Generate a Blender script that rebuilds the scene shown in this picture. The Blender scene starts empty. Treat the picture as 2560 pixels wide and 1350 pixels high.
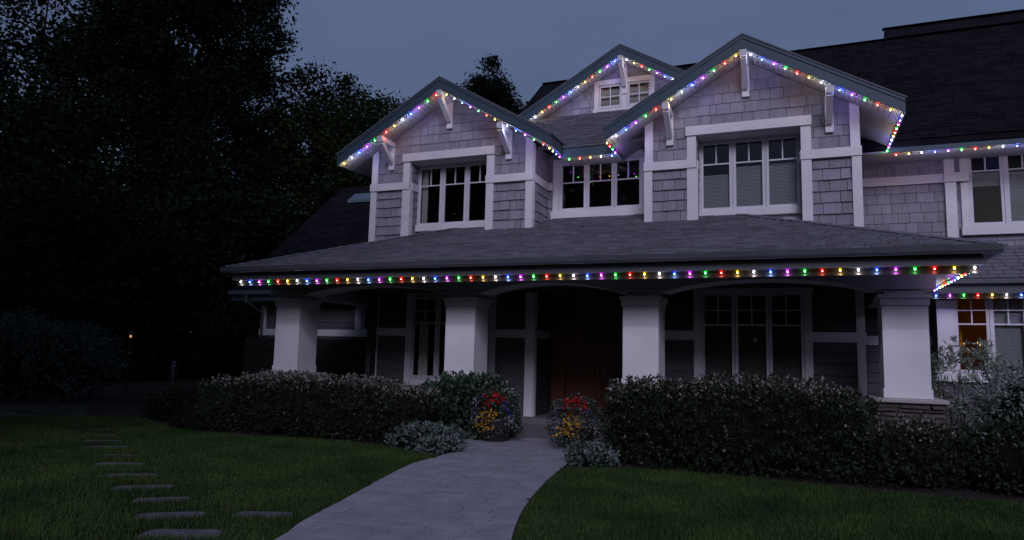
import bpy, math, random
import numpy as np
from mathutils import Matrix, Vector

random.seed(7)
rng = np.random.default_rng(7)
SC = bpy.context.scene
COL = SC.collection

# ------------------------------------------------------------------ camera
EYE = 1.5
F_PX = 1745.77                      # focal length for a 2560 px wide frame
YAW, PITCH, ROLL = -0.388798, 0.1177367, 0.0248054
cy, sy = math.cos(YAW), math.sin(YAW)
cp, sp = math.cos(PITCH), math.sin(PITCH)
cr, sr = math.cos(ROLL), math.sin(ROLL)
fw = Vector((sy * cp, cy * cp, sp))
r0 = Vector((cy, -sy, 0))
u0 = r0.cross(fw)
rv = r0 * cr + u0 * sr
uv = u0 * cr - r0 * sr
cam_d = bpy.data.cameras.new('camera')
cam_d.sensor_width = 36.0
cam_d.lens = F_PX / 2560 * 36.0
cam_d.clip_start = 0.05
cam_d.clip_end = 2000
cam = bpy.data.objects.new('camera', cam_d)
COL.objects.link(cam)
cam.matrix_world = Matrix(((rv.x, uv.x, -fw.x, 0), (rv.y, uv.y, -fw.y, 0), (rv.z, uv.z, -fw.z, EYE), (0, 0, 0, 1)))
SC.camera = cam

# ------------------------------------------------------------------ sky, sun, exposure
SUN_AZ = math.radians(20)      # towards the right of the straight-on direction, behind the camera
SUN_EL = math.radians(31)
world = bpy.data.worlds.new('World')
SC.world = world
world.use_nodes = True
nt = world.node_tree
nt.nodes.clear()
wo = nt.nodes.new('ShaderNodeOutputWorld')
bg = nt.nodes.new('ShaderNodeBackground')
sky = nt.nodes.new('ShaderNodeTexSky')
sky.sky_type = 'NISHITA'
sky.sun_disc = False
sky.sun_elevation = math.radians(6)
sky.sun_rotation = math.pi - SUN_AZ
sky.air_density = 1.0
sky.dust_density = 1.5
sky.ozone_density = 2.0
mixw = nt.nodes.new('ShaderNodeMix')
mixw.data_type = 'RGBA'
mixw.inputs[0].default_value = 0.75
mixw.inputs[7].default_value = (2.32, 3.08, 5.70, 1)      # even cloud layer at dusk
nt.links.new(sky.outputs[0], mixw.inputs[6])
wtc = nt.nodes.new('ShaderNodeTexCoord')
wmp = nt.nodes.new('ShaderNodeMapping')
wmp.inputs['Scale'].default_value = (1.0, 1.0, 2.6)
wnz = nt.nodes.new('ShaderNodeTexNoise')
wnz.inputs['Scale'].default_value = 2.2
wnz.inputs['Detail'].default_value = 6
wmr = nt.nodes.new('ShaderNodeMapRange')
wmr.inputs[1].default_value = 0.3
wmr.inputs[2].default_value = 0.7
wmr.inputs[3].default_value = 0.86
wmr.inputs[4].default_value = 1.10
wsc = nt.nodes.new('ShaderNodeVectorMath')
wsc.operation = 'SCALE'
nt.links.new(wtc.outputs['Generated'], wmp.inputs[0])
nt.links.new(wmp.outputs[0], wnz.inputs['Vector'])
nt.links.new(wnz.outputs['Fac'], wmr.inputs[0])
nt.links.new(mixw.outputs[2], wsc.inputs[0])
nt.links.new(wmr.outputs[0], wsc.inputs['Scale'])
nt.links.new(wsc.outputs[0], bg.inputs[0])
bg.inputs[1].default_value = 0.05
nt.links.new(bg.outputs[0], wo.inputs[0])

sun_d = bpy.data.lights.new('sun', 'SUN')
sun_d.energy = 1.48
sun_d.angle = math.radians(24)
sun_d.color = (0.77, 0.75, 1.0)
sun = bpy.data.objects.new('sun', sun_d)
COL.objects.link(sun)
sdir = Vector((math.sin(SUN_AZ) * math.cos(SUN_EL), -math.cos(SUN_AZ) * math.cos(SUN_EL), math.sin(SUN_EL)))
sun.rotation_euler = sdir.to_track_quat('Z', 'Y').to_euler()
sun.location = sdir * 60

SC.view_settings.view_transform = 'Standard'
SC.view_settings.look = 'None'
SC.view_settings.exposure = 0.0
SC.view_settings.gamma = 1.0
SC.view_settings.use_curve_mapping = False
SC.cycles.use_denoising = True
SC.cycles.max_bounces = 6
SC.cycles.diffuse_bounces = 3
SC.cycles.transparent_max_bounces = 12
SC.cycles.sample_clamp_indirect = 4.0
SC.cycles.caustics_reflective = False
SC.cycles.caustics_refractive = False


# ------------------------------------------------------------------ materials
def mk(name, c1, c2=None, scale=6.0, rough=0.7, bump=0.0, bscale=40.0, var=None, spec=0.3, amount=0.0, stretch=None):
    """Procedural surface: noise between two colours, optional bump, optional per-piece variation."""
    m = bpy.data.materials.new(name)
    m.use_nodes = True
    t = m.node_tree
    b = t.nodes['Principled BSDF']
    b.inputs['Roughness'].default_value = rough
    b.inputs['Specular IOR Level'].default_value = spec
    c2 = c2 or tuple(x * 0.85 for x in c1)
    tc = t.nodes.new('ShaderNodeTexCoord')
    src = tc.outputs['Object']
    geo = t.nodes.new('ShaderNodeNewGeometry')
    src = geo.outputs['Position']
    if stretch:
        mp = t.nodes.new('ShaderNodeMapping')
        mp.inputs['Scale'].default_value = stretch
        t.links.new(src, mp.inputs[0])
        src = mp.outputs[0]
    nz = t.nodes.new('ShaderNodeTexNoise')
    nz.inputs['Scale'].default_value = scale
    nz.inputs['Detail'].default_value = 5
    t.links.new(src, nz.inputs['Vector'])
    rp = t.nodes.new('ShaderNodeValToRGB')
    rp.color_ramp.elements[0].position = 0.3
    rp.color_ramp.elements[1].position = 0.7
    rp.color_ramp.elements[0].color = (*c2, 1)
    rp.color_ramp.elements[1].color = (*c1, 1)
    t.links.new(nz.outputs['Fac'], rp.inputs[0])
    out = rp.outputs[0]
    if var:
        if var == 'island':
            rs = geo.outputs['Random Per Island']
        else:
            oi = t.nodes.new('ShaderNodeObjectInfo')
            rs = oi.outputs['Random']
        mr = t.nodes.new('ShaderNodeMapRange')
        mr.inputs[3].default_value = 1 - amount
        mr.inputs[4].default_value = 1 + amount
        t.links.new(rs, mr.inputs[0])
        vm = t.nodes.new('ShaderNodeVectorMath')
        vm.operation = 'SCALE'
        t.links.new(out, vm.inputs[0])
        t.links.new(mr.outputs[0], vm.inputs['Scale'])
        out = vm.outputs[0]
    t.links.new(out, b.inputs['Base Color'])
    if bump:
        bz = t.nodes.new('ShaderNodeTexNoise')
        bz.inputs['Scale'].default_value = bscale
        bz.inputs['Detail'].default_value = 6
        t.links.new(src, bz.inputs['Vector'])
        bp = t.nodes.new('ShaderNodeBump')
        bp.inputs['Strength'].default_value = bump
        bp.inputs['Distance'].default_value = 0.02
        t.links.new(bz.outputs['Fac'], bp.inputs['Height'])
        t.links.new(bp.outputs[0], b.inputs['Normal'])
    return m


def emit(name, col, strength):
    m = bpy.data.materials.new(name)
    m.use_nodes = True
    t = m.node_tree
    t.nodes.clear()
    o = t.nodes.new('ShaderNodeOutputMaterial')
    e = t.nodes.new('ShaderNodeEmission')
    e.inputs[0].default_value = (*col, 1)
    e.inputs[1].default_value = strength
    t.links.new(e.outputs[0], o.inputs[0])
    return m


def glass_mat(name, refl=1.0):
    m = bpy.data.materials.new(name)
    m.use_nodes = True
    t = m.node_tree
    t.nodes.clear()
    o = t.nodes.new('ShaderNodeOutputMaterial')
    mx = t.nodes.new('ShaderNodeMixShader')
    fr = t.nodes.new('ShaderNodeFresnel')
    fr.inputs[0].default_value = 1.65
    tr = t.nodes.new('ShaderNodeBsdfTransparent')
    tr.inputs[0].default_value = (0.93, 0.95, 0.96, 1)
    gl = t.nodes.new('ShaderNodeBsdfGlossy')
    gl.inputs['Roughness'].default_value = 0.015
    gl.inputs['Color'].default_value = (0.9, 0.9, 0.95, 1)
    t.links.new(fr.outputs[0], mx.inputs[0])
    t.links.new(tr.outputs[0], mx.inputs[1])
    t.links.new(gl.outputs[0], mx.inputs[2])
    t.links.new(mx.outputs[0], o.inputs[0])
    return m


M = {}
M['trim'] = mk('painted_trim', (0.70, 0.68, 0.70), (0.63, 0.61, 0.63), scale=2.5, rough=0.5, bump=0.03, bscale=60)
M['column'] = mk('painted_column', (0.73, 0.71, 0.72), (0.60, 0.585, 0.60), scale=1.3, rough=0.5, bump=0.02, bscale=90)
M['shingle'] = mk('cedar_shingle', (0.275, 0.262, 0.305), (0.215, 0.205, 0.245), scale=9, rough=0.85, bump=0.12, bscale=30, var='object', amount=0.13, stretch=(1, 1, 0.25))
M['backing'] = mk('wall_backing', (0.05, 0.05, 0.055), rough=0.9)
M['siding'] = mk('lap_siding', (0.10, 0.092, 0.102), (0.075, 0.07, 0.08), scale=7, rough=0.8, bump=0.08, bscale=30, var='object', amount=0.08, stretch=(0.3, 1, 1))
M['fascia'] = mk('slate_blue_fascia', (0.056, 0.090, 0.122), (0.046, 0.074, 0.100), scale=2.0, rough=0.5, bump=0.03, bscale=50)
M['soffit'] = mk('soffit_paint', (0.46, 0.45, 0.47), (0.40, 0.39, 0.41), scale=3, rough=0.6, var='object', amount=0.06)
M['porch_soffit'] = mk('stained_soffit', (0.085, 0.058, 0.045), (0.055, 0.038, 0.03), scale=5, rough=0.6, stretch=(1, 0.2, 1))
M['roof'] = mk('asphalt_shingle', (0.168, 0.163, 0.192), (0.126, 0.122, 0.146), scale=5, rough=0.95, bump=0.3, bscale=120, var='island', amount=0.2, spec=0.06)
M['roof_shaded'] = mk('asphalt_shingle_shaded', (0.014, 0.0135, 0.018), (0.009, 0.0085, 0.012), scale=3, rough=0.95, bump=0.3, bscale=100, var='island', amount=0.3, spec=0.05)  # roof shingle darkened: shade on main and left wing roofs put into colour
M['gutter'] = mk('gutter_metal', (0.10, 0.105, 0.12), (0.08, 0.085, 0.10), scale=3, rough=0.45, spec=0.3)
M['frame'] = mk('window_vinyl', (0.62, 0.61, 0.64), (0.57, 0.56, 0.6), scale=4, rough=0.45)
M['frame_dim'] = mk('window_bronze', (0.30, 0.28, 0.29), (0.26, 0.25, 0.26), scale=4, rough=0.5)
M['glass'] = glass_mat('window_glass')
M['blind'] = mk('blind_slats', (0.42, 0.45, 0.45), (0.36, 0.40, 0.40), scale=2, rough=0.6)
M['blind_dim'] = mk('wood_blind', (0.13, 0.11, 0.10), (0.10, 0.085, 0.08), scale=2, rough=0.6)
M['curtain'] = mk('curtain_cloth', (0.78, 0.73, 0.68), (0.60, 0.56, 0.52), scale=14, rough=0.9, stretch=(1, 1, 0.06))
M['room'] = mk('room_dark', (0.045, 0.042, 0.045), rough=0.9)
M['room_warm'] = mk('room_warm', (0.55, 0.30, 0.12), (0.42, 0.22, 0.09), scale=2, rough=0.9)
M['door'] = mk('stained_door', (0.19, 0.068, 0.036), (0.11, 0.042, 0.024), scale=6, rough=0.5, stretch=(1, 1, 0.12))
M['brass'] = mk('aged_brass', (0.35, 0.22, 0.08), rough=0.35, spec=0.7)
M['stone'] = mk('ledge_stone', (0.115, 0.09, 0.08), (0.05, 0.042, 0.04), scale=7, rough=0.9, bump=0.5, bscale=14, var='object', amount=0.35)
M['stone_darkened'] = mk('darkened_ledge_stone', (0.035, 0.03, 0.028), (0.016, 0.014, 0.013), scale=6, rough=0.95, bump=0.8, bscale=9, spec=0.05)
M['stone_cap'] = mk('cap_stone', (0.42, 0.38, 0.37), (0.34, 0.31, 0.30), scale=7, rough=0.85, bump=0.2, bscale=30)
M['mortar'] = mk('mortar', (0.06, 0.055, 0.05), rough=0.95)
M['paver'] = mk('stamped_paver', (0.28, 0.275, 0.305), (0.20, 0.198, 0.225), scale=3.2, rough=0.85, bump=0.45, bscale=16, var='object', amount=0.05)
M['joint'] = mk('paver_joint', (0.055, 0.055, 0.062), rough=0.95)
M['concrete'] = mk('porch_concrete', (0.16, 0.155, 0.16), (0.12, 0.115, 0.12), scale=4, rough=0.9, bump=0.15)
M['step_stone'] = mk('stepping_stone', (0.125, 0.122, 0.135), (0.06, 0.058, 0.066), scale=6, rough=0.9, bump=0.35, bscale=16)
M['lawn'] = mk('lawn_soil', (0.020, 0.034, 0.012), (0.012, 0.022, 0.008), scale=1.2, rough=1.0, bump=0.5, bscale=60)
M['ground'] = mk('ground_far', (0.022, 0.030, 0.014), (0.015, 0.02, 0.01), scale=0.3, rough=1.0)
M['soil'] = mk('mulch', (0.028, 0.020, 0.016), (0.014, 0.010, 0.009), scale=18, rough=1.0, bump=0.8, bscale=50)
M['grass'] = mk('grass_blades', (0.056, 0.092, 0.024), (0.020, 0.044, 0.014), scale=1.1, rough=0.8, var='island', amount=0.4, spec=0.05)
M['leaf_tree'] = mk('tree_leaf', (0.009, 0.015, 0.007), (0.004, 0.007, 0.004), scale=0.5, rough=0.7, var='island', amount=0.5, spec=0.03)
M['leaf_tree2'] = mk('tree_leaf_olive', (0.019, 0.028, 0.010), (0.009, 0.014, 0.006), scale=0.5, rough=0.7, var='island', amount=0.5, spec=0.03)
M['bark'] = mk('bark', (0.035, 0.027, 0.022), (0.018, 0.014, 0.012), scale=5, rough=0.95, bump=0.6, bscale=10, stretch=(1, 1, 0.2))
M['leaf_hedge'] = mk('hedge_leaf', (0.030, 0.042, 0.020), (0.014, 0.020, 0.010), scale=5, rough=0.6, var='island', amount=0.55, spec=0.10)
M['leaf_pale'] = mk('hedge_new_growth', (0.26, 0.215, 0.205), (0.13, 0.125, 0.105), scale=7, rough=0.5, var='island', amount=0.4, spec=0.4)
M['leaf_dark'] = mk('dark_leaf', (0.016, 0.021, 0.012), (0.007, 0.010, 0.006), scale=4, rough=0.7, var='island', amount=0.5, spec=0.04)
M['leaf_grey'] = mk('grey_green_leaf', (0.075, 0.098, 0.088), (0.035, 0.048, 0.042), scale=4, rough=0.7, var='island', amount=0.5, spec=0.05)  # grey-green leaf colour
M['leaf_laurel'] = mk('laurel_leaf', (0.040, 0.075, 0.040), (0.020, 0.040, 0.022), scale=4, rough=0.35, var='island', amount=0.4, spec=0.5)
M['leaf_silver'] = mk('silver_leaf', (0.15, 0.19, 0.175), (0.06, 0.08, 0.072), scale=8, rough=0.7, var='island', amount=0.4)
M['leaf_bamboo'] = mk('nandina_leaf', (0.27, 0.32, 0.25), (0.11, 0.14, 0.10), scale=4, rough=0.55, var='island', amount=0.5)
M['leaf_sage'] = mk('sage_leaf', (0.20, 0.245, 0.215), (0.10, 0.13, 0.11), scale=5, rough=0.6, var='island', amount=0.45)
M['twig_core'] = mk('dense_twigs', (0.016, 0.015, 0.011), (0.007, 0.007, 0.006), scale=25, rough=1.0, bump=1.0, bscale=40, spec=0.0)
M['twig'] = mk('twig', (0.05, 0.035, 0.025), rough=0.9)
M['red'] = mk('petal_red', (0.55, 0.012, 0.015), (0.36, 0.008, 0.01), scale=20, rough=0.6, var='island', amount=0.3)
M['yellow'] = mk('petal_yellow', (0.60, 0.34, 0.02), (0.45, 0.22, 0.01), scale=20, rough=0.6, var='island', amount=0.3)
M['violet'] = mk('petal_violet', (0.12, 0.09, 0.42), (0.07, 0.06, 0.28), scale=20, rough=0.6, var='island', amount=0.4)
M['mauve'] = mk('petal_mauve', (0.26, 0.12, 0.30), (0.16, 0.08, 0.22), scale=20, rough=0.6, var='island', amount=0.4)
M['white'] = mk('petal_white', (0.55, 0.55, 0.58), (0.42, 0.42, 0.46), scale=20, rough=0.6, var='island', amount=0.3)
M['pot'] = mk('glazed_pot', (0.05, 0.042, 0.045), (0.03, 0.026, 0.03), scale=5, rough=0.4, spec=0.5)
M['iron'] = mk('black_iron', (0.02, 0.02, 0.022), rough=0.5)
M['wood_chair'] = mk('stained_cedar', (0.12, 0.05, 0.028), (0.08, 0.034, 0.02), scale=8, rough=0.6, stretch=(1, 1, 0.2))
M['cable'] = mk('light_cable', (0.05, 0.05, 0.055), rough=0.6)
M['shield'] = mk('brown_shield', (0.030, 0.024, 0.020), rough=0.8, spec=0.05)
M['skylight'] = mk('skylight_glass', (0.10, 0.13, 0.16), rough=0.15, spec=0.8)

# ------------------------------------------------------------------ object helpers
WM = {}


def link(o, parent=None):
    COL.objects.link(o)
    if parent is not None:
        o.parent = parent
        if parent in ROOTS:
            o.matrix_parent_inverse = Matrix.Translation(-Vector(ROOTS[parent]))
    return o


ROOTS = {}


def thing(name, label, cat, loc=(0, 0, 0), group=None):
    o = bpy.data.objects.new(name, None)
    o.empty_display_size = 0.2
    o.location = loc
    COL.objects.link(o)
    ROOTS[o] = loc
    return tag(o, label, cat, group)


def tag(o, label=None, cat=None, group=None, kind=None):
    if label: o['label'] = label
    if cat: o['category'] = cat
    if group: o['group'] = group
    if kind: o['kind'] = kind
    return o


class MB:
    def __init__(s):
        s.v = []; s.f = []; s.mi = []; s.cur = 0

    def add(s, vs, fs):
        n = len(s.v)
        s.v += [tuple(p) for p in vs]
        s.f += [tuple(i + n for i in q) for q in fs]
        s.mi += [s.cur] * len(fs)
        return s

    def box(s, x0, x1, y0, y1, z0, z1):
        if x0 > x1: x0, x1 = x1, x0
        if y0 > y1: y0, y1 = y1, y0
        if z0 > z1: z0, z1 = z1, z0
        return s.hexa([(x0, y0, z0), (x1, y0, z0), (x1, y1, z0), (x0, y1, z0), (x0, y0, z1), (x1, y0, z1), (x1, y1, z1), (x0, y1, z1)])

    def hexa(s, p):
        return s.add(p, [(3, 2, 1, 0), (4, 5, 6, 7), (0, 1, 5, 4), (1, 2, 6, 5), (2, 3, 7, 6), (3, 0, 4, 7)])

    def prism(s, pts, axis, a, b):
        """Extrude a polygon (given in the two other axes) along axis from a to b."""
        def mkp(p, t):
            return {'x': (t, p[0], p[1]), 'y': (p[0], t, p[1]), 'z': (p[0], p[1], t)}[axis]
        n = len(pts)
        vs = [mkp(p, a) for p in pts] + [mkp(p, b) for p in pts]
        fs = [tuple(range(n)), tuple(range(2 * n - 1, n - 1, -1))]
        fs += [(i, i + n, (i + 1) % n + n, (i + 1) % n) for i in range(n)]
        return s.add(vs, fs)

    def bar(s, a, b, w, h, up=(0, 0, 1)):
        a = Vector(a); b = Vector(b)
        d = (b - a).normalized()
        side = d.cross(Vector(up))
        if side.length < 1e-5: side = d.cross(Vector((1, 0, 0)))
        side.normalize()
        u = side.cross(d)
        side *= w / 2; u *= h / 2
        return s.hexa([a - side - u, a + side - u, b + side - u, b - side - u, a - side + u, a + side + u, b + side + u, b - side + u])

    def tube(s, pts, radii, n=6):
        pts = [Vector(p) for p in pts]
        base = len(s.v)
        ref = Vector((0.3, 0.9, 0.2))
        for i, p in enumerate(pts):
            d = (pts[min(i + 1, len(pts) - 1)] - pts[max(i - 1, 0)]).normalized()
            a = d.cross(ref).normalized()
            b = d.cross(a)
            for k in range(n):
                t = 2 * math.pi * k / n
                s.v.append(tuple(p + (a * math.cos(t) + b * math.sin(t)) * radii[i]))
        for i in range(len(pts) - 1):
            for k in range(n):
                k2 = (k + 1) % n
                s.f.append((base + i * n + k, base + i * n + k2, base + (i + 1) * n + k2, base + (i + 1) * n + k))
                s.mi.append(s.cur)
        s.f.append(tuple(base + k for k in range(n - 1, -1, -1))); s.mi.append(s.cur)
        s.f.append(tuple(base + (len(pts) - 1) * n + k for k in range(n))); s.mi.append(s.cur)
        return s

    def lathe(s, prof, n=16, c=(0, 0, 0)):
        base = len(s.v)
        for r, zz in prof:
            for k in range(n):
                t = 2 * math.pi * k / n
                s.v.append((c[0] + r * math.cos(t), c[1] + r * math.sin(t), c[2] + zz))
        for i in range(len(prof) - 1):
            for k in range(n):
                k2 = (k + 1) % n
                s.f.append((base + i * n + k, base + i * n + k2, base + (i + 1) * n + k2, base + (i + 1) * n + k)); s.mi.append(s.cur)
        s.f.append(tuple(base + k for k in range(n - 1, -1, -1))); s.mi.append(s.cur)
        s.f.append(tuple(base + (len(prof) - 1) * n + k for k in range(n))); s.mi.append(s.cur)
        return s

    def mesh(s, name, mats, smooth=False):
        me = bpy.data.meshes.new(name)
        me.from_pydata(s.v, [], s.f)
        mats = mats if isinstance(mats, (list, tuple)) else [mats]
        for m in mats: me.materials.append(m)
        if len(mats) > 1: me.polygons.foreach_set('material_index', s.mi)
        if smooth: me.polygons.foreach_set('use_smooth', [True] * len(me.polygons))
        me.update()
        return me

    def build(s, name, mats, parent=None, smooth=False, bevel=0.0):
        o = bpy.data.objects.new(name, s.mesh(name, mats, smooth))
        link(o, parent)
        if bevel:
            b = o.modifiers.new('bevel', 'BEVEL'); b.width = bevel; b.segments = 2; b.limit_method = 'ANGLE'
        return o


def inst(name, me, parent, mat4):
    o = bpy.data.objects.new(name, me)
    link(o, parent)
    o.matrix_basis = mat4
    return o


def bx(name, mat, parent, x0, x1, y0, y1, z0, z1, bevel=0.0):
    return MB().box(x0, x1, y0, y1, z0, z1).build(name, mat, parent, bevel=bevel)


def quad_mesh(name, V, nq, mats, mi=None):
    """Mesh of nq free quads from an (4*nq, 3) array."""
    me = bpy.data.meshes.new(name)
    me.vertices.add(len(V)); me.vertices.foreach_set('co', np.asarray(V, np.float32).ravel())
    me.loops.add(4 * nq); me.loops.foreach_set('vertex_index', np.arange(4 * nq, dtype=np.int32))
    me.polygons.add(nq)
    me.polygons.foreach_set('loop_start', np.arange(0, 4 * nq, 4, dtype=np.int32))
    me.polygons.foreach_set('loop_total', np.full(nq, 4, np.int32))
    mats = mats if isinstance(mats, (list, tuple)) else [mats]
    for m in mats: me.materials.append(m)
    if mi is not None: me.polygons.foreach_set('material_index', np.asarray(mi, np.int32))
    me.update(); me.validate()
    return me


def leaf_quads(C, size, up=0.5, aspect=0.45, droop=0.0, rs=rng, D=None):
    """Rhombic leaves: centres C (n,3), length size (n,); folded slightly along the midrib."""
    n = len(C)
    d = rs.normal(size=(n, 3)); d[:, 2] = d[:, 2] * 0.6 + up - droop
    d /= np.linalg.norm(d, axis=1)[:, None] + 1e-9
    if D is not None: d = D
    q = rs.normal(size=(n, 3))
    sd = np.cross(d, q); sd /= np.linalg.norm(sd, axis=1)[:, None] + 1e-9
    nn = np.cross(sd, d)
    L = size[:, None]
    V = np.empty((n, 4, 3))
    V[:, 0] = C - d * L * 0.5
    V[:, 1] = C + sd * L * aspect * 0.5 - d * L * 0.05 + nn * L * 0.06
    V[:, 2] = C + d * L * 0.5
    V[:, 3] = C - sd * L * aspect * 0.5 - d * L * 0.05 + nn * L * 0.06
    return V.reshape(-1, 3)


def tab_mesh(name, mat):
    """Unit shingle: 1 wide (x), 1 high (z), butt 1 thick at the bottom (-y) tapering upward."""
    b = MB().hexa([(0, -1, 0), (1, -1, 0), (1, 0, 0), (0, 0, 0), (0, -0.25, 1), (1, -0.25, 1), (1, 0, 1), (0, 0, 1)])
    return b.mesh(name, mat)


SHINGLE = tab_mesh('shingle', M['shingle'])
LAP = tab_mesh('siding_board', M['siding'])


def minus(r, ex):
    out = [r]
    for e in ex:
        nxt = []
        for (a, b, c, d) in out:
            if e[0] >= b or e[1] <= a or e[2] >= d or e[3] <= c:
                nxt.append((a, b, c, d)); continue
            if a < e[0]: nxt.append((a, e[0], c, d))
            if e[1] < b: nxt.append((e[1], b, c, d))
            m0, m1 = max(a, e[0]), min(b, e[1])
            if c < e[2]: nxt.append((m0, m1, c, e[2]))
            if e[3] < d: nxt.append((m0, m1, e[3], d))
        out = nxt
    return [q for q in out if q[1] - q[0] > 0.012 and q[3] - q[2] > 0.012]


def clip_poly(P, planes):
    for (a, b, c) in planes:
        out = []
        for i in range(len(P)):
            p, q = P[i], P[(i + 1) % len(P)]
            dp, dq = a * p[0] + b * p[1] - c, a * q[0] + b * q[1] - c
            if dp <= 0: out.append(p)
            if (dp < 0) != (dq < 0) and dp != dq:
                t = dp / (dp - dq)
                out.append((p[0] + (q[0] - p[0]) * t, p[1] + (q[1] - p[1]) * t))
        P = out
        if len(P) < 3: return []
    return P


def area(P):
    return abs(sum(P[i][0] * P[(i + 1) % len(P)][1] - P[(i + 1) % len(P)][0] * P[i][1] for i in range(len(P)))) / 2


def shingle_field(wall, base, x0, x1, z0, z1, zref, expo, ex=(), planes=(), t=0.018, wmin=0.14, wmax=0.34, me=None, name='shingle', mat='shingle', board=False):
    """Individually built shingles; base places local x/z of the wall into the world (front = local -y)."""
    me = me or SHINGLE
    rnd = random.Random(int((x0 * 13 + z0 * 7 + zref) * 100))
    k0 = math.floor((z0 - zref) / expo) - 1
    k = k0
    while zref + k * expo < z1:
        a, b = max(z0, zref + k * expo), min(z1, zref + (k + 1) * expo)
        k += 1
        if b - a < 0.015: continue
        xs = [x0]
        if board:
            xs.append(x1)
        else:
            x = x0 - rnd.uniform(0, wmax)
            xs = []
            while x < x1:
                if x > x0 + 0.03: xs.append(x)
                x += rnd.uniform(wmin, wmax)
            xs = [x0] + [q for q in xs if q < x1 - 0.03] + [x1]
        for i in range(len(xs) - 1):
            for (p, q, c, d) in minus((xs[i], xs[i + 1], a, b), ex):
                P = [(p, c), (q, c), (q, d), (p, d)]
                C = clip_poly(P, planes)
                if len(C) < 3 or area(C) < 0.002: continue
                dz = rnd.uniform(-0.004, 0.004)
                tt = t * rnd.uniform(0.8, 1.15)
                if abs(area(C) - area(P)) < 1e-6:
                    m4 = base @ Matrix.Translation((p + 0.002, 0, c + 0.003 + dz)) @ Matrix.Diagonal((q - p - 0.009, tt, d - c + 0.006, 1))
                    inst(name, me, wall, m4)
                else:
                    mb = MB().prism(C, 'y', 0, -tt * 0.7)
                    o = mb.build(name, M[mat], wall)
                    o.matrix_basis = base


def wall_back(name, parent, base, x0, x1, z0, z1, ex=(), planes=(), th=0.12, mat='backing'):
    mb = MB()
    for (a, b, c, d) in minus((x0, x1, z0, z1), ex):
        C = clip_poly([(a, c), (b, c), (b, d), (a, d)], planes)
        if len(C) >= 3: mb.prism(C, 'y', 0.0, th)
    o = mb.build(name, M[mat], parent)
    if base != Matrix.Identity(4):
        for v in o.data.vertices: v.co = base @ v.co
    return o


def FRONT(y): return Matrix.Translation((0, y, 0))
def RIGHT(x): return Matrix.Translation((x, 0, 0)) @ Matrix.Rotation(math.pi / 2, 4, 'Z')     # local x -> +Y, front -> +X
def LEFT(x): return Matrix.Translation((x, 0, 0)) @ Matrix.Rotation(-math.pi / 2, 4, 'Z')    # local x -> -Y, front -> -X


# ------------------------------------------------------------------ ground
def sheet(name, pts, z, mat, kind='structure'):
    o = MB().add([(x, y, z) for x, y in pts], [tuple(range(len(pts)))]).build(name, M[mat])
    return tag(o, kind=kind)


PATH_L = [(-2.75, 0.0), (-3.35, 2.6), (-3.75, 4.47), (-3.95, 5.06), (-4.15, 5.89), (-4.43, 6.99), (-4.70, 8.2), (-4.72, 9.16), (-4.94, 10.2), (-5.45, 10.9), (-5.45, 11.7)]
PATH_R = [(-0.75, 0.0), (-1.45, 3.2), (-2.13, 5.32), (-2.28, 5.79), (-2.47, 6.49), (-2.67, 7.47), (-2.86, 8.73), (-3.0, 10.0), (-3.0, 10.9), (-3.0, 11.7)]
PATH = PATH_R + PATH_L[::-1]
ground = sheet('ground', [(-400, -300), (400, -300), (400, 700), (-400, 700)], -0.02, 'ground')


def smooth_line(P, n=4):
    out = []
    for i in range(len(P) - 1):
        p0 = P[max(i - 1, 0)]; p1 = P[i]; p2 = P[i + 1]; p3 = P[min(i + 2, len(P) - 1)]
        for k in range(n):
            t = k / n
            out.append(tuple(0.5 * ((2 * p1[j]) + (-p0[j] + p2[j]) * t + (2 * p0[j] - 5 * p1[j] + 4 * p2[j] - p3[j]) * t * t + (-p0[j] + 3 * p1[j] - 3 * p2[j] + p3[j]) * t ** 3) for j in (0, 1)))
    return out + [P[-1]]


PL, PR = smooth_line(PATH_L), smooth_line(PATH_R)
PATH = PR + PL[::-1]
BED_L = [(-4.74, 9.0), (-5.15, 9.18), (-5.7, 9.42), (-6.6, 9.52), (-8.0, 9.45), (-9.2, 9.3), (-9.9, 9.26), (-10.5, 9.5), (-11.2, 9.95), (-12.0, 10.3), (-12.6, 10.6)]
BED_R = [(-2.86, 8.95), (-2.3, 9.35), (-1.4, 9.42), (-0.4, 9.36), (0.5, 9.36), (1.2, 9.30), (2.3, 9.22), (3.4, 9.1), (7, 8.8)]
lawn_l = sheet('lawn', [(-2.7, 0)] + [p for p in PL if p[1] <= 9.0] + BED_L + [(-13.2, 9.8), (-30, 11.5), (-30, -6), (-2.5, -6)], 0.0, 'lawn')
lawn_r = sheet('lawn', [(-0.6, -6), (12, -6), (12, 8.8)] + BED_R[::-1] + [p for p in PR if p[1] <= 8.9][::-1], 0.0, 'lawn')
bed_l = sheet('soil_bed', BED_L + [(-13.5, 12.4), (-15.8, 14.0), (-15.8, 16.5), (-5.2, 14.2), (-5.2, 11.9), (-5.5, 10.9), (-4.95, 10.3)], 0.008, 'soil')
bed_r = sheet('soil_bed', BED_R + [(7, 17), (1.6, 17), (1.6, 12.6), (-3.0, 12.6), (-3.0, 10)], 0.008, 'soil')

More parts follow.
